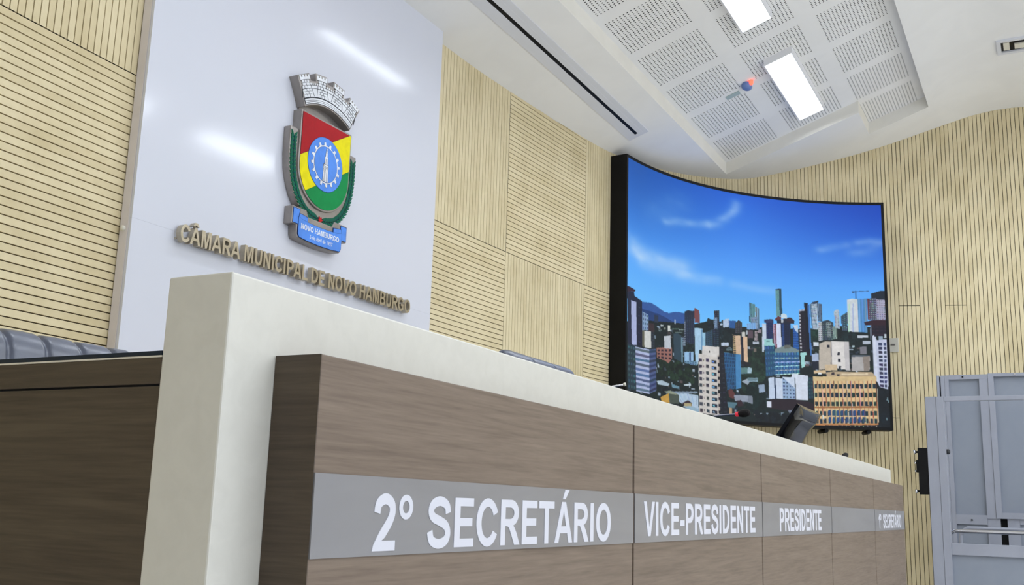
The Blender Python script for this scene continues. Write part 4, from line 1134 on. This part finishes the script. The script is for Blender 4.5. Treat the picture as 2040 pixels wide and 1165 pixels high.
('p',[(.5752,.4007),(.5877,.4021),(.5875,.3869),(.575,.3855)],(150,140,150)),
('w',[(.5625,.3897),(.5751,.3912),(.5745,.3513),(.5625,.35)],2,7,.6,.6,(70,60,76)),
('p',[(.6402,.5869),(.6524,.5884),(.6548,.4688),(.6426,.4664)],(116,168,172)),
('w',[(.6402,.5869),(.6524,.5884),(.6548,.4688),(.6426,.4664)],3,34,.6,.5,(72,124,134)),
('p',[(.6524,.5903),(.661,.5929),(.6625,.4754),(.6545,.4688)],(40,84,104)),
('p',[(.6396,.5869),(.654,.5928),(.661,.5929),(.6609,.5882),(.6407,.5835)],(40,70,90)),
('p',[(.5897,.4309),(.6062,.4309),(.6051,.3623),(.5978,.3539),(.5955,.3046),(.5893,.3039)],(194,210,230)),
('p',[(.6054,.4385),(.6301,.4489),(.6287,.3648),(.6051,.3623)],(26,46,98)),
('w',[(.6054,.4385),(.6301,.4489),(.6287,.3648),(.6051,.3623)],3,9,.55,.5,(40,66,120)),
('p',[(.5978,.4471),(.6164,.4512),(.6287,.4526),(.6284,.4372),(.5991,.4332)],(56,66,110)),
('p',[(.6283,.4315),(.6406,.4347),(.6415,.3149),(.6314,.3461)],(190,160,182)),
('w',[(.6283,.4315),(.6406,.4347),(.6415,.3149),(.6314,.3461)],1,14,.5,.4,(110,80,110)),
('p',[(.6369,.4343),(.6412,.4348),(.6421,.3138),(.6385,.3165)],(124,60,74)),
('p',[(.64,.4347),(.6564,.4364),(.6581,.3153),(.6415,.3137)],(208,216,238)),
('p',[(.6564,.4371),(.6904,.4474),(.688,.321),(.659,.3184)],(20,38,76)),
('w',[(.6564,.4371),(.6904,.4474),(.688,.321),(.659,.3184)],5,14,.4,.5,(32,58,106)),
('p',[(.6588,.4366),(.6678,.4375),(.6672,.3229),(.6597,.3223)],(44,84,150)),
('w',[(.6588,.4366),(.6678,.4375),(.6672,.3229),(.6597,.3223)],1,16,1,.3,(30,60,116)),
('p',[(.6976,.4327),(.7153,.4362),(.7175,.3235),(.6984,.3257)],(34,106,188)),
('w',[(.6976,.4327),(.7153,.4362),(.7175,.3235),(.6984,.3257)],3,10,.55,.5,(24,70,140)),
('p',[(.697,.4327),(.7159,.4363),(.7161,.3998),(.7074,.4067)],(186,206,228)),
('p',[(.6363,.4534),(.6472,.468),(.6578,.4653),(.6576,.4557),(.6408,.4462)],(118,58,64)),
('p',[(.6439,.4504),(.6773,.4615),(.7039,.4564),(.7036,.441),(.6436,.435)],(38,44,66)),
('p',[(.6576,.4557),(.6667,.4566),(.6664,.4412),(.6573,.4403)],(180,190,200)),
('p',[(.6773,.4635),(.6923,.4668),(.7053,.4507),(.6948,.444),(.6785,.4463)],(60,42,58)),
('p',[(.658,.4769),(.6687,.483),(.679,.4752),(.6787,.4598),(.6577,.4595)],(196,216,228)),
('p',[(.7211,.5043),(.7388,.5097),(.743,.5004),(.7507,.3146),(.7262,.3242)],(32,30,48)),
('w',[(.7206,.4785),(.7542,.4814),(.7507,.3146),(.7172,.312)],3,16,.4,.5,(46,40,60)),
('p',[(.7197,.5042),(.7403,.5091),(.7407,.5014),(.721,.4973)],(180,190,215)),
('p',[(.721,.4965),(.7248,.4969),(.7271,.3223),(.7204,.3218)],(190,190,200)),
('w',[(.721,.4965),(.7248,.4969),(.7271,.3223),(.7204,.3218)],1,12,1,.45,(60,50,70)),
('p',[(.7388,.5377),(.751,.536),(.7576,.3036),(.7463,.3104)],(16,22,38)),
('p',[(.7495,.532),(.7567,.5287),(.7596,.3038),(.7547,.3027)],(64,124,196)),
('p',[(.7577,.5338),(.7815,.5404),(.7823,.4203),(.7639,.419)],(196,210,226)),
('w',[(.7577,.5338),(.7815,.5404),(.7823,.4203),(.7639,.419)],1,19,.85,.42,(84,110,146)),
('p',[(.7577,.5338),(.7626,.535),(.7659,.4191),(.763,.4189)],(84,124,160)),
('p',[(.7672,.5431),(.7846,.5503),(.7879,.5447),(.7815,.5384),(.7626,.5342)],(50,66,90)),
('p',[(.7809,.5403),(.7986,.5358),(.7976,.4561),(.784,.4591)],(110,140,170)),
('w',[(.7809,.5403),(.7986,.5358),(.7976,.4561),(.784,.4591)],3,14,.5,.6,(40,56,84)),
('p',[(.7842,.4542),(.7971,.4551),(.796,.3714),(.7837,.3706)],(192,198,206)),
('w',[(.7842,.4542),(.7971,.4551),(.796,.3714),(.7837,.3706)],2,9,.55,.5,(120,124,140)),
('p',[(.7967,.458),(.8167,.4653),(.8339,.4544),(.832,.3766),(.7961,.3744)],(56,74,88)),
('w',[(.7965,.4505),(.8338,.4529),(.832,.3766),(.7948,.3743)],4,8,.55,.5,(96,120,126)),
('p',[(.812,.453),(.8251,.4539),(.8244,.3881),(.8122,.3873)],(150,168,172)),
('w',[(.812,.453),(.8251,.4539),(.8244,.3881),(.8122,.3873)],2,9,.55,.5,(70,84,92)),
('p',[(.8312,.4362),(.8444,.44),(.846,.3833),(.832,.3796)],(150,178,168)),
('w',[(.8312,.4362),(.8444,.44),(.846,.3833),(.832,.3796)],3,1,.3,1,(70,90,96)),
('p',[(.8377,.5057),(.8462,.5152),(.8536,.5144),(.8549,.4286),(.8385,.4295)],(178,192,206)),
('w',[(.8376,.5016),(.8567,.5027),(.8549,.4286),(.8358,.4275)],2,12,.55,.5,(130,146,166)),
('p',[(.8598,.4858),(.8804,.5037),(.8795,.4196),(.8611,.4199)],(44,76,96)),
('w',[(.8598,.4858),(.8804,.5037),(.8795,.4196),(.8611,.4199)],3,9,.55,.5,(96,130,150)),
('p',[(.881,.5605),(.897,.566),(.9148,.5631),(.9151,.4163),(.8812,.4173)],(204,214,220)),
('w',[(.8806,.5426),(.9186,.5442),(.9151,.4163),(.8773,.4147)],3,1,.25,1,(186,198,206)),
('p',[(.914,.5655),(.9445,.5677),(.9423,.4142),(.9151,.4163)],(76,146,204)),
('w',[(.914,.5655),(.9445,.5677),(.9423,.4142),(.9151,.4163)],3,1,.3,1,(110,170,214)),
('p',[(.897,.5988),(.951,.6036),(.9509,.6006),(.8969,.5952)],(62,110,166)),
('p',[(.9087,.6029),(.9116,.603),(.9106,.5654),(.9077,.5653)],(62,110,166)),
('p',[(.8988,.6001),(.9065,.6004),(.9063,.5931),(.8986,.5928)],(50,96,150)),
('p',[(.9578,.591),(.9907,.605),(1.0022,.6026),(1.0026,.5597),(.9582,.562)],(26,44,62)),
('p',[(.9449,.5677),(.9739,.5714),(.9727,.4707),(.9473,.4713)],(84,82,108)),
('w',[(.9449,.5677),(.9739,.5714),(.9727,.4707),(.9473,.4713)],4,10,.55,.5,(140,160,170)),
('p',[(.9449,.5677),(.95,.5678),(.9502,.4713),(.946,.4712)],(120,60,72)),
('p',[(.9737,.5653),(1.001,.5627),(1.0016,.4712),(.9727,.4707)],(172,172,198)),
('w',[(.9737,.5653),(1.001,.5627),(1.0016,.4712),(.9727,.4707)],4,9,.55,.5,(120,116,146)),
('p',[(.9323,.46),(.9556,.4703),(1.0041,.4724),(1.0066,.4485),(.9362,.4481)],(64,30,44)),
('p',[(.9521,.4486),(1.0058,.4485),(1.0059,.3995),(.9557,.3997)],(36,30,50)),
('w',[(.9521,.4486),(1.0058,.4485),(1.0059,.3995),(.9557,.3997)],4,3,.7,.3,(70,40,54)),
('p',[(.9513,.4504),(.9555,.4505),(.9535,.3817),(.9493,.3816)],(120,130,150)),
('p',[(.9096,.4012),(.9432,.4023),(.9429,.3916),(.9093,.3904)],(196,206,218)),
('p',[(.9258,.3779),(.9509,.3787),(.9505,.3632),(.9254,.3624)],(180,190,206)),
('p',[(.9167,.3508),(.9377,.3515),(.9367,.3188),(.9158,.3181)],(130,130,140)),
('p',[(.8915,.3557),(.9,.3561),(.8997,.3471),(.8913,.3468)],(170,190,200)),
('p',[(.7658,.3634),(.7835,.3646),(.7831,.3468),(.7654,.3456)],(205,215,225)),
('p',[(.9764,.4002),(.9888,.4004),(.9881,.3766),(.9757,.3763)],(150,170,190)),
('p',[(.9931,.4095),(1.0054,.4096),(1.0049,.3918),(.9926,.3916)],(190,200,210)),
('p',[(.9565,.3997),(.9672,.397),(.9697,.3821),(1.0056,.3876),(.9988,.1647),(.9731,.1746),(.9571,.231)],(194,202,226)),
('w',[(.9723,.3733),(.988,.3736),(.9868,.1703),(.973,.1728)],1,11,.75,.6,(56,66,100)),
('w',[(.9888,.3736),(1.0003,.3738),(.9966,.1705),(.9876,.1703)],1,11,.75,.6,(70,80,116)),
('p',[(.9565,.3997),(.9621,.4058),(.9655,.382),(.9694,.1873),(.9625,.2047)],(206,214,232)),
('p',[(.7856,.357),(.8021,.3688),(.8257,.3703),(.8255,.2518),(.7816,.2404)],(192,184,172)),
('p',[(.8249,.3714),(.8817,.372),(.8826,.2441),(.8256,.2548)],(216,214,212)),
('p',[(.8663,.3712),(.8821,.3702),(.8831,.2441),(.8674,.2451)],(196,194,196)),
('p',[(.824,.3702),(.8266,.3703),(.8239,.2576),(.8213,.2575)],(120,118,124)),
('p',[(.8445,.3238),(.8523,.3242),(.852,.3111),(.8442,.3107)],(40,46,62)),
('p',[(.8455,.293),(.8532,.2934),(.8529,.2804),(.8452,.28)],(40,46,62)),
('p',[(.8464,.2624),(.8542,.2628),(.8538,.2498),(.8461,.2494)],(40,46,62)),
('p',[(.8119,.3546),(.8197,.355),(.8194,.342),(.8116,.3415)],(40,46,62)),
('p',[(.8886,.3081),(.947,.3144),(.9442,.2453),(.8894,.242)],(180,178,178)),
('p',[(.8887,.3129),(.947,.315),(.9468,.3067),(.8885,.3046)],(96,108,120)),
('p',[(.9239,.3066),(.9461,.3102),(.9438,.2452),(.9263,.2435)],(150,140,132)),
('p',[(.7593,.3096),(.7824,.3142),(.7816,.2787),(.7603,.2772)],(170,186,214)),
('p',[(.7594,.2772),(.7816,.2798),(.7808,.2433),(.7622,.2409)],(30,40,60)),
('p',[(.5969,.3335),(.6326,.3383),(.6332,.2075),(.6009,.1964)],(34,88,130)),
('w',[(.5969,.3335),(.6326,.3383),(.6332,.2075),(.6009,.1964)],4,6,.5,.5,(60,120,160)),
('p',[(.6312,.3106),(.7181,.3183),(.7171,.2213),(.6322,.2056)],(40,98,150)),
('w',[(.6312,.3106),(.7181,.3183),(.7171,.2213),(.6322,.2056)],9,5,.5,.6,(70,134,184)),
('w',[(.6309,.2901),(.7177,.2977),(.7169,.2125),(.6321,.1998)],1,5,1,.16,(206,226,232)),
('p',[(.6347,.3227),(.6747,.3412),(.6907,.3367),(.7178,.3242),(.7181,.3142),(.6321,.3048)],(124,146,150)),
('p',[(.6654,.3415),(.6886,.3454),(.6892,.3307),(.6674,.3258)],(110,116,112)),
('p',[(.5974,.3617),(.6251,.3658),(.6271,.3454),(.6327,.3442),(.6326,.336),(.5955,.331)],(152,208,210)),
('p',[(.6045,.3548),(.6164,.3561),(.6163,.3519),(.6044,.3507)],(70,120,130)),
('p',[(.7212,.3127),(.7425,.3173),(.7431,.3043),(.7367,.3015),(.7348,.2519),(.7239,.2452)],(160,214,212)),
('p',[(.6104,.1938),(.6293,.199),(.6305,.1043),(.6098,.1015)],(192,208,230)),
('p',[(.6292,.1967),(.6358,.1961),(.6361,.107),(.6305,.1043)],(60,80,110)),
('p',[(.6339,.1959),(.6581,.1945),(.6583,.1065),(.6361,.107)],(198,212,232)),
('p',[(.6573,.2014),(.7004,.2013),(.7013,.1084),(.6574,.1064)],(150,178,212)),
('w',[(.6573,.2014),(.7004,.2013),(.7013,.1084),(.6574,.1064)],4,6,.5,.4,(70,92,130)),
('p',[(.6573,.2014),(.7004,.2037),(.6995,.1559)],(200,214,234)),
('p',[(.6898,.2192),(.7447,.2139),(.7433,.1055),(.703,.1062),(.7022,.2026),(.6895,.204)],(206,216,232)),
('p',[(.7446,.2086),(.7624,.2081),(.7612,.1135),(.7448,.1125)],(30,66,84)),
('w',[(.7446,.2086),(.7624,.2081),(.7612,.1135),(.7448,.1125)],2,6,.55,.5,(50,90,104)),
('p',[(.6121,.0999),(.6985,.1071),(.7511,.0984),(.7633,.0876),(.7623,.0441),(.6129,.0627)],(52,38,48)),
('p',[(.6016,.0916),(.6176,.0929),(.6172,.0665),(.6012,.0652)],(206,212,228)),
('p',[(.5726,.1597),(.5942,.1646),(.597,.1303),(.5745,.1254)],(150,170,196)),
('p',[(.533,.1102),(.5506,.1089),(.552,.0748),(.5351,.079)],(130,140,156)),
('p',[(.6739,.0586),(.7035,.0635),(.6941,.0428),(.6783,.0474)],(120,130,150)),
('p',[(.5348,.2337),(.5494,.2295),(.5491,.2064),(.5344,.2048)],(160,190,205)),
('p',[(.5341,.1876),(.573,.1857),(.5632,.1761),(.5339,.1732)],(110,140,150)),
('p',[(.7649,.2246),(.7652,.2376),(.8036,.2423),(.8049,.2271)],(214,190,152)),
('p',[(.8051,.2318),(.8286,.2379),(.9511,.2396),(.9652,.2153),(.9649,.2018),(.8064,.2143)],(190,170,138)),
('p',[(.7792,.2303),(.7902,.2309),(.79,.2215),(.779,.2209)],(226,232,236)),
('p',[(.822,.2328),(.832,.2334),(.8317,.2216),(.8217,.221)],(70,60,66)),
('p',[(.8404,.2267),(.8481,.2271),(.8479,.2189),(.8402,.2185)],(50,50,60)),
('p',[(.8542,.2298),(.9385,.2333),(.9383,.2274),(.8541,.2239)],(220,205,175)),
('p',[(.801,.2651),(.8415,.2692),(.8416,.2421),(.8018,.2399)],(206,186,154)),
('p',[(.7616,.2115),(.9629,.2211),(.964,.2001),(.762,.1905)],(214,190,142)),
('p',[(.7629,.1917),(.9624,.2024),(.9639,.0003),(.7646,-.0098)],(222,192,142)),
('w',[(.7629,.1882),(.9624,.1977),(.9632,.0823),(.7639,.0731)],15,3,.72,.5,(38,62,68)),
('w',[(.764,.0673),(.9633,.0765),(.9638,.0101),(.7645,.0011)],15,2,.62,.6,(38,64,78)),
('w',[(.8067,.0698),(.9271,.0752),(.9276,.0163),(.8071,.0109)],9,2,.7,.8,(40,92,138)),
('w',[(.7585,.1914),(.971,.2026),(.9728,.0006),(.7607,-.0101)],16,1,.1,1,(214,206,180)),
('w',[(.7558,.1913),(.9686,.2025),(.9704,.0005),(.758,-.0102)],16,1,.14,1,(158,92,60)),
('p',[(.7631,.08),(.9624,.0904),(.9626,.0834),(.7638,.0731)],(176,120,72)),
('p',[(.7645,.0062),(.9635,.0164),(.9642,.0095),(.7648,-.0006)],(200,140,84)),
('p',[(.7657,-.0006),(.9642,.0095),(.9646,-.0043),(.7654,-.0132)],(22,28,40)),
('w',[(.7657,-.0006),(.9642,.0095),(.9646,-.0043),(.7654,-.0132)],15,1,.2,.9,(150,150,130)),
('p',[(.9887,.0426),(.9927,.0427),(.9923,.03),(.9883,.0299)],(120,150,160)),
('p',[(.9929,.1296),(.997,.1297),(.9966,.1169),(.9925,.1168)],(120,150,160)),
('p',[(.9996,.0834),(1.0036,.0835),(1.0033,.0707),(.9992,.0706)],(120,150,160)),
('p',[(.9966,.1181),(1.0007,.1182),(1.0003,.1054),(.9962,.1053)],(120,150,160)),
('p',[(1.0051,.0662),(1.0092,.0663),(1.0088,.0535),(1.0047,.0534)],(120,150,160))]

NU, NV = 620, 500
rng = np.random.default_rng(7)
img = np.zeros((NV, NU, 3))
U, Vv = np.meshgrid((np.arange(NU)+.5)/NU, (np.arange(NV)+.5)/NV)
asp = (SR*(A0-A1))/(ZT_-ZB_)
# sky of the displayed picture
def mixc(c0, c1, f_): return np.array(c0)[None, None]*(1-f_[..., None])+np.array(c1)[None, None]*f_[..., None]
h = np.clip((Vv-0.38)/0.62, 0, 1)
img = mixc((110, 194, 255), (80, 158, 250), np.clip(h/0.45, 0, 1))
img = mixc((0, 0, 0), (1, 1, 1), np.zeros_like(h))*0+img
t2 = np.clip((h-0.45)/0.55, 0, 1)[..., None]
img = img*(1-t2)+np.array((26, 96, 214))*t2
cornl = np.clip(1.15*(1-U/0.5), 0, 1)*np.clip((Vv-0.6)/0.4, 0, 1)
img = img*(1-0.62*cornl[..., None])+np.array((12, 78, 150))*0.62*cornl[..., None]
cornr = np.clip((U-0.55)/0.45, 0, 1)*np.clip((Vv-0.62)/0.38, 0, 1)
img = img*(1-0.72*cornr[..., None])+np.array((8, 58, 176))*0.72*cornr[..., None]
def smooth_noise(n, m_):
    g_ = rng.random((n, m_))
    yi, xi = np.linspace(0, n-1.001, NV), np.linspace(0, m_-1.001, NU)
    y0_, x0_ = yi.astype(int), xi.astype(int); fy, fx = (yi-y0_)[:, None], (xi-x0_)[None]
    return (g_[y0_][:, x0_]*(1-fy)*(1-fx)+g_[y0_+1][:, x0_]*fy*(1-fx)+g_[y0_][:, x0_+1]*(1-fy)*fx+g_[y0_+1][:, x0_+1]*fy*fx)
fine = smooth_noise(90, 110)*0.5+smooth_noise(220, 280)*0.5
def inside(poly):
    P = np.array(poly)
    u0, v0 = np.floor(P.min(0)*(NU, NV)).astype(int)-1; u1, v1 = np.ceil(P.max(0)*(NU, NV)).astype(int)+1
    u0, v0, u1, v1 = max(u0, 0), max(v0, 0), min(u1, NU), min(v1, NV)
    if u1 <= u0 or v1 <= v0: return None
    x_, y_ = U[v0:v1, u0:u1], Vv[v0:v1, u0:u1]
    c_ = np.zeros(x_.shape, bool)
    for (xa, ya), (xb, yb) in zip(P, np.roll(P, -1, 0)):
        if ya == yb: continue
        hit_ = ((ya > y_) != (yb > y_)) & (x_ < (xb-xa)*(y_-ya)/(yb-ya)+xa)
        c_ ^= hit_
    return (slice(v0, v1), slice(u0, u1)), c_
def fill(poly, col, tex=0.0):
    r_ = inside(poly)
    if r_ is None: return
    s_, c_ = r_
    g_ = sum(col)/3; col = tuple(255*(max(0.0, g_+(x_-g_)*0.85)/255)**1.2*1.03 for x_ in col)
    k = 1+tex*(fine[s_]-0.5)
    img[s_][c_] = (np.array(col)[None, None]*k[..., None])[c_]
for op in CITY:
    k = op[0]
    if k == 'p':
        fill(op[1], op[2], 0.13)
    elif k == 'w':
        TLq, TRq, BRq, BLq = (np.array(q) for q in op[1])
        nx_, ny_, fx, fy, col = op[2:]
        for i in range(nx_):
            for j in range(ny_):
                a, b_ = (i+.5-fx/2)/nx_, (i+.5+fx/2)/nx_; c_, d_ = (j+.5-fy/2)/ny_, (j+.5+fy/2)/ny_
                B_ = lambda s, t_: (TLq*(1-s)+TRq*s)*(1-t_)+(BLq*(1-s)+BRq*s)*t_
                fill([B_(a, c_), B_(b_, c_), B_(b_, d_), B_(a, d_)], tuple(x_*(0.85+0.3*rng.random()) for x_ in col))
    elif k == 'c':
        pts, wd, al = op[1:]
        dens = np.zeros((NV, NU))
        for (ua, va), (ub, vb) in zip(pts[:-1], pts[1:]):
            for q in np.linspace(0, 1, 14):
                uu, vv = ua+(ub-ua)*q, va+(vb-va)*q
                dens = np.maximum(dens, np.exp(-(((U-uu)*asp)**2/(2*(wd*1.6)**2)+(Vv-vv)**2/(2*wd**2))))
        dens = dens*al*(0.6+0.8*smooth_noise(26, 14)*smooth_noise(50, 30)*1.6)
        dens = np.clip(dens, 0, 0.75)[..., None]
        img = img*(1-dens)+np.array((214, 232, 250))*dens
    elif k == 'n':
        for _ in range(900):
            uu, vv = rng.random(), 0.02+rng.random()**0.9*0.325
            w_, h_ = 0.004+0.012*rng.random(), 0.003+0.012*rng.random()
            col = [(30, 52, 46), (22, 38, 40), (36, 58, 44), (70, 84, 96), (120, 140, 156), (160, 176, 192), (96, 84, 84), (44, 60, 80)][rng.integers(8)]
            fill([(uu, vv), (uu+w_, vv), (uu+w_, vv+h_), (uu, vv+h_)], col, 0.5)
    elif k == 't':
        (ua, va), (ub, vb) = op[1]
        for _ in range(46):
            uu, vv = ua+(ub-ua)*(0.12+0.76*rng.random()), va+(vb-va)*(0.14+0.72*rng.random())
            rr = abs(vb-va)*(0.10+0.10*rng.random()); kk = 0.7+0.6*rng.random()
            fill([(uu+rr/asp*math.cos(a), vv+rr*math.sin(a)) for a in np.linspace(0, 2*math.pi, 12, endpoint=False)], tuple(x_*kk for x_ in op[2]), 0.9)
# slight softness of the displayed photograph
K = img.copy()
K[1:-1, 1:-1] = (img[1:-1, 1:-1]*4+img[:-2, 1:-1]+img[2:, 1:-1]+img[1:-1, :-2]+img[1:-1, 2:])/8
lin_img = np.clip(K/255.0, 0, 1); lin_img = np.where(lin_img <= 0.04045, lin_img/12.92, ((lin_img+0.055)/1.055)**2.4)
ua = np.linspace(A0-da, A1+da, NU+1); va = np.linspace(ZB_+BZ, ZT_-BZ, NV+1)
XX = SCX+(SR-0.0)*np.cos(ua); YY = SCY+(SR-0.0)*np.sin(ua)
verts = np.zeros(((NV+1)*(NU+1), 3), np.float32)
ox, oy, oz = ORG[t.name]
verts[:, 0] = np.tile(XX, NV+1)-ox; verts[:, 1] = np.tile(YY, NV+1)-oy; verts[:, 2] = np.repeat(va, NU+1)-oz
ii = np.arange(NV*(NU)).reshape(NV, NU); jj = (np.arange(NV)[:, None]*(NU+1)+np.arange(NU)[None]).ravel()
faces = np.stack([jj, jj+1, jj+NU+2, jj+NU+1], 1)
me = bpy.data.meshes.new('picture')
me.vertices.add(len(verts)); me.vertices.foreach_set('co', verts.ravel())
me.loops.add(faces.size); me.loops.foreach_set('vertex_index', faces.ravel().astype(np.int32))
me.polygons.add(len(faces)); me.polygons.foreach_set('loop_start', np.arange(0, faces.size, 4, dtype=np.int32))
me.update(calc_edges=True)
ca = me.color_attributes.new('picture', 'FLOAT_COLOR', 'CORNER')
colr = np.ones((NV*NU, 4, 4), np.float32); colr[:, :, :3] = lin_img.reshape(-1, 3)[:, None]
ca.data.foreach_set('color', colr.ravel())
pm = bpy.data.materials.new('screen picture'); pm.use_nodes = True
nt = pm.node_tree; bs = nt.nodes['Principled BSDF']
an = nt.nodes.new('ShaderNodeVertexColor'); an.layer_name = 'picture'
bs.inputs['Base Color'].default_value = (0.01, 0.01, 0.012, 1); bs.inputs['Roughness'].default_value = 0.6; bs.inputs['Specular IOR Level'].default_value = 0.2
nt.links.new(an.outputs['Color'], bs.inputs['Emission Color']); bs.inputs['Emission Strength'].default_value = 0.91
me.materials.append(pm)
pic = bpy.data.objects.new('picture', me); pic.parent = t; sc.collection.objects.link(pic)

# ------------------------------------------------------------------ plate on the right wall
pt = wp(float(np.interp(-0.52, -PL[150:, 1], SL[150:])))
t = thing('wall_plate', 'small ivory switch plate on the slatted wall, right of the screen', 'wall plate', (pt[0]-0.006, 0.515, 1.79))
m = MB(); m.box(pt[0]-0.014, pt[0]-0.001, 0.46, 0.57, 1.715, 1.862); m.build('plate_cover', M['plate'], t, bevel=0.003)
m = MB(); m.box(pt[0]-0.02, pt[0]-0.014, 0.495, 0.535, 1.785, 1.80); m.build('switch', M['crestgrey'], t)

# ------------------------------------------------------------------ platform lift at the right
t = thing('platform_lift', 'grey steel wheelchair platform lift with panelled frames at the right edge', 'platform lift', (8.65, -0.7, -1.3))
XF, XR = 8.0, 9.3
YF = -1.45
m = MB(); m.box(XF, XF+0.06, -0.038, 0.045, -1.3, 1.056); fpst = m.build('post', M['liftgrey'], t, bevel=0.002)
m = MB(); m.box(XF-0.004, XF+0.056, -0.098, -0.0395, -1.3, 1.054); m.build('post', M['liftgrey'], t, bevel=0.002)
m = MB(); m.box(XF, XF+0.06, YF, YF+0.08, -1.3, 1.056); m.build('post', M['liftgrey'], t, bevel=0.002)
m = MB(); m.box(XF, XF+0.05, YF+0.081, -0.0995, 1.018, 1.054); m.build('top_rail', M['liftgrey'], t, bevel=0.002)
m = MB(); m.box(XF, XF+0.05, YF+0.081, -0.0995, -0.205, -0.115); m.build('mid_rail', M['liftgrey'], t, bevel=0.002)
m = MB(); m.box(XF+0.022, XF+0.03, YF+0.08, -0.09, -1.25, -0.205); m.build('infill_sheet', M['liftpanel'], t)
m = MB(); m.box(XF, XF+0.05, YF+0.081, -0.0995, -1.3, -1.22); m.build('bottom_rail', M['liftgrey'], t)
# control box on the outside of the post
m = MB(); m.box(XF+0.005, XF+0.055, 0.0455, 0.122, 0.262, 0.637); cb = m.build('control_box', M['black'], t, bevel=0.003)
m = MB(); m.box(XF+0.01, XF+0.05, 0.122, 0.138, 0.44, 0.54); m.build('latch', M['black'], cb)
for z_ in (0.605, 0.288):
    m = MB(); m.tube([(XF+0.03, 0.1225, z_), (XF+0.03, 0.14, z_), (XF+0.03, 0.1405, z_), (XF+0.03, 0.156, z_), (XF+0.03, 0.158, z_)], [0.009, 0.009, 0.016, 0.016, 0.004], 12); m.build('knob', M['chrome'], cb)
for z_ in (0.515, 0.45):
    m = MB(); m.tube([(XF+0.03, 0.1385, z_), (XF+0.03, 0.152, z_)], 0.008, 10); m.build('knob', M['chrome'], cb)
m = MB(); m.tube([(XF+0.02, -0.0985, 0.607), (XF+0.02, -0.116, 0.607), (XF+0.02, -0.125, 0.607)], [0.02, 0.02, 0.012], 14); m.build('door_stop', M['liftdark'], t)
# rear tower
T = XR
m = MB(); m.box(T, T+0.07, 0.044, 0.066, -1.3, 1.392); m.build('post', M['liftgrey'], t)
m = MB(); m.box(T, T+0.05, -0.0005, 0.034, -1.3, 1.391); m.build('post', M['liftgrey'], t, bevel=0.003)
m = MB(); m.box(T+0.03, T+0.06, 0.033, 0.045, -1.3, 1.38); m.build('dark_joint', M['black'], t)
m = MB(); m.box(T, T+0.05, -0.037, -0.002, -1.3, 1.391); m.build('stile', M['liftgrey'], t)
m = MB(); m.box(T, T+0.05, -0.372, -0.0375, 1.350, 1.392); m.build('top_rail', M['liftgrey'], t)
m = MB(); m.box(T, T+0.05, -0.371, -0.298, 0.0855, 1.3495); m.build('stile', M['liftgrey'], t)
m = MB(); m.box(T-0.006, T+0.05, -0.421, -0.373, 0.088, 1.398); m.build('stile', M['liftgrey'], t)
m = MB(); m.box(T-0.006, T+0.05, -1.5, -0.4215, 1.368, 1.398); m.build('top_rail', M['liftgrey'], t)
m = MB(); m.box(T-0.006, T+0.05, -1.5, -0.4215, 0.088, 0.142); m.build('mid_rail', M['liftgrey'], t)
m = MB(); m.box(T, T+0.05, -0.2975, -0.0375, 0.03, 0.116); m.build('mid_rail', M['liftgrey'], t)
m = MB(); m.box(T+0.026, T+0.032, -0.2975, -0.037, 0.116, 1.35); m.build('infill_sheet', M['liftpanel'], t)
m = MB(); m.box(T+0.026, T+0.032, -1.5, -0.4205, 0.142, 1.368); m.build('infill_sheet', M['liftpanel'], t)
m = MB(); m.box(T+0.026, T+0.032, -0.2975, -0.037, -1.3, 0.03); m.build('infill_sheet', M['liftpanel'], t)
m = MB(); m.box(T+0.008, T+0.05, -0.404, -0.298, -1.3, 0.0879); m.build('stile', M['liftgrey'], t)
m = MB(); m.box(T+0.04, T+0.06, -0.461, -0.404, -1.3, 0.0879); m.build('dark_slot', M['black'], t)
m = MB(); m.box(T+0.008, T+0.05, -0.56, -0.461, -1.3, 0.0879); m.build('stile', M['liftgrey'], t)
m = MB(); m.box(T+0.026, T+0.032, -1.5, -0.56, -1.3, 0.045); m.build('infill_sheet', M['liftpanel'], t)
m = MB(); m.box(T+0.008, T+0.05, -1.5, -0.561, 0.04, 0.0879); m.build('mid_rail', M['liftgrey'], t)
m = MB(); m.tube([(T-0.012, -0.17, 0.07), (T, -0.17, 0.07)], 0.008, 10); m.build('bolt', M['black'], t)
m = MB(); m.tube([(T-0.010, -0.16, 1.372), (T, -0.16, 1.372)], 0.008, 10); m.build('bolt', M['black'], t)
m = MB(); m.tube([(T-0.016, -0.60, 1.383), (T-0.006, -0.60, 1.383)], 0.009, 10); m.build('bolt', M['chrome'], t)
m = MB(); m.box(XF+0.06, XR, YF+0.02, 0.04, -1.3, -1.2); m.build('platform', M['liftpanel'], t)
for X_, z_, y0_ in ((8.25, -0.022, -0.045), (8.75, 0.0, -0.11)):
    m = MB()
    m.tube(catmull([(X_, y0_, -1.2), (X_, y0_, -0.6), (X_, y0_, z_-0.11), (X_, y0_-0.012, z_-0.045), (X_, y0_-0.05, z_-0.006), (X_, y0_-0.12, z_), (X_, -0.6, z_), (X_, -1.3, z_)], 8).tolist(), 0.016, 12)
    m.build('handrail', M['chrome' if X_ < 8.5 else 'liftgrey'], t)

# ------------------------------------------------------------------ lift the whole place so that the hall floor is at z = 0
for o in list(sc.objects):
    if o.parent is None:
        o.location.z += LIFT
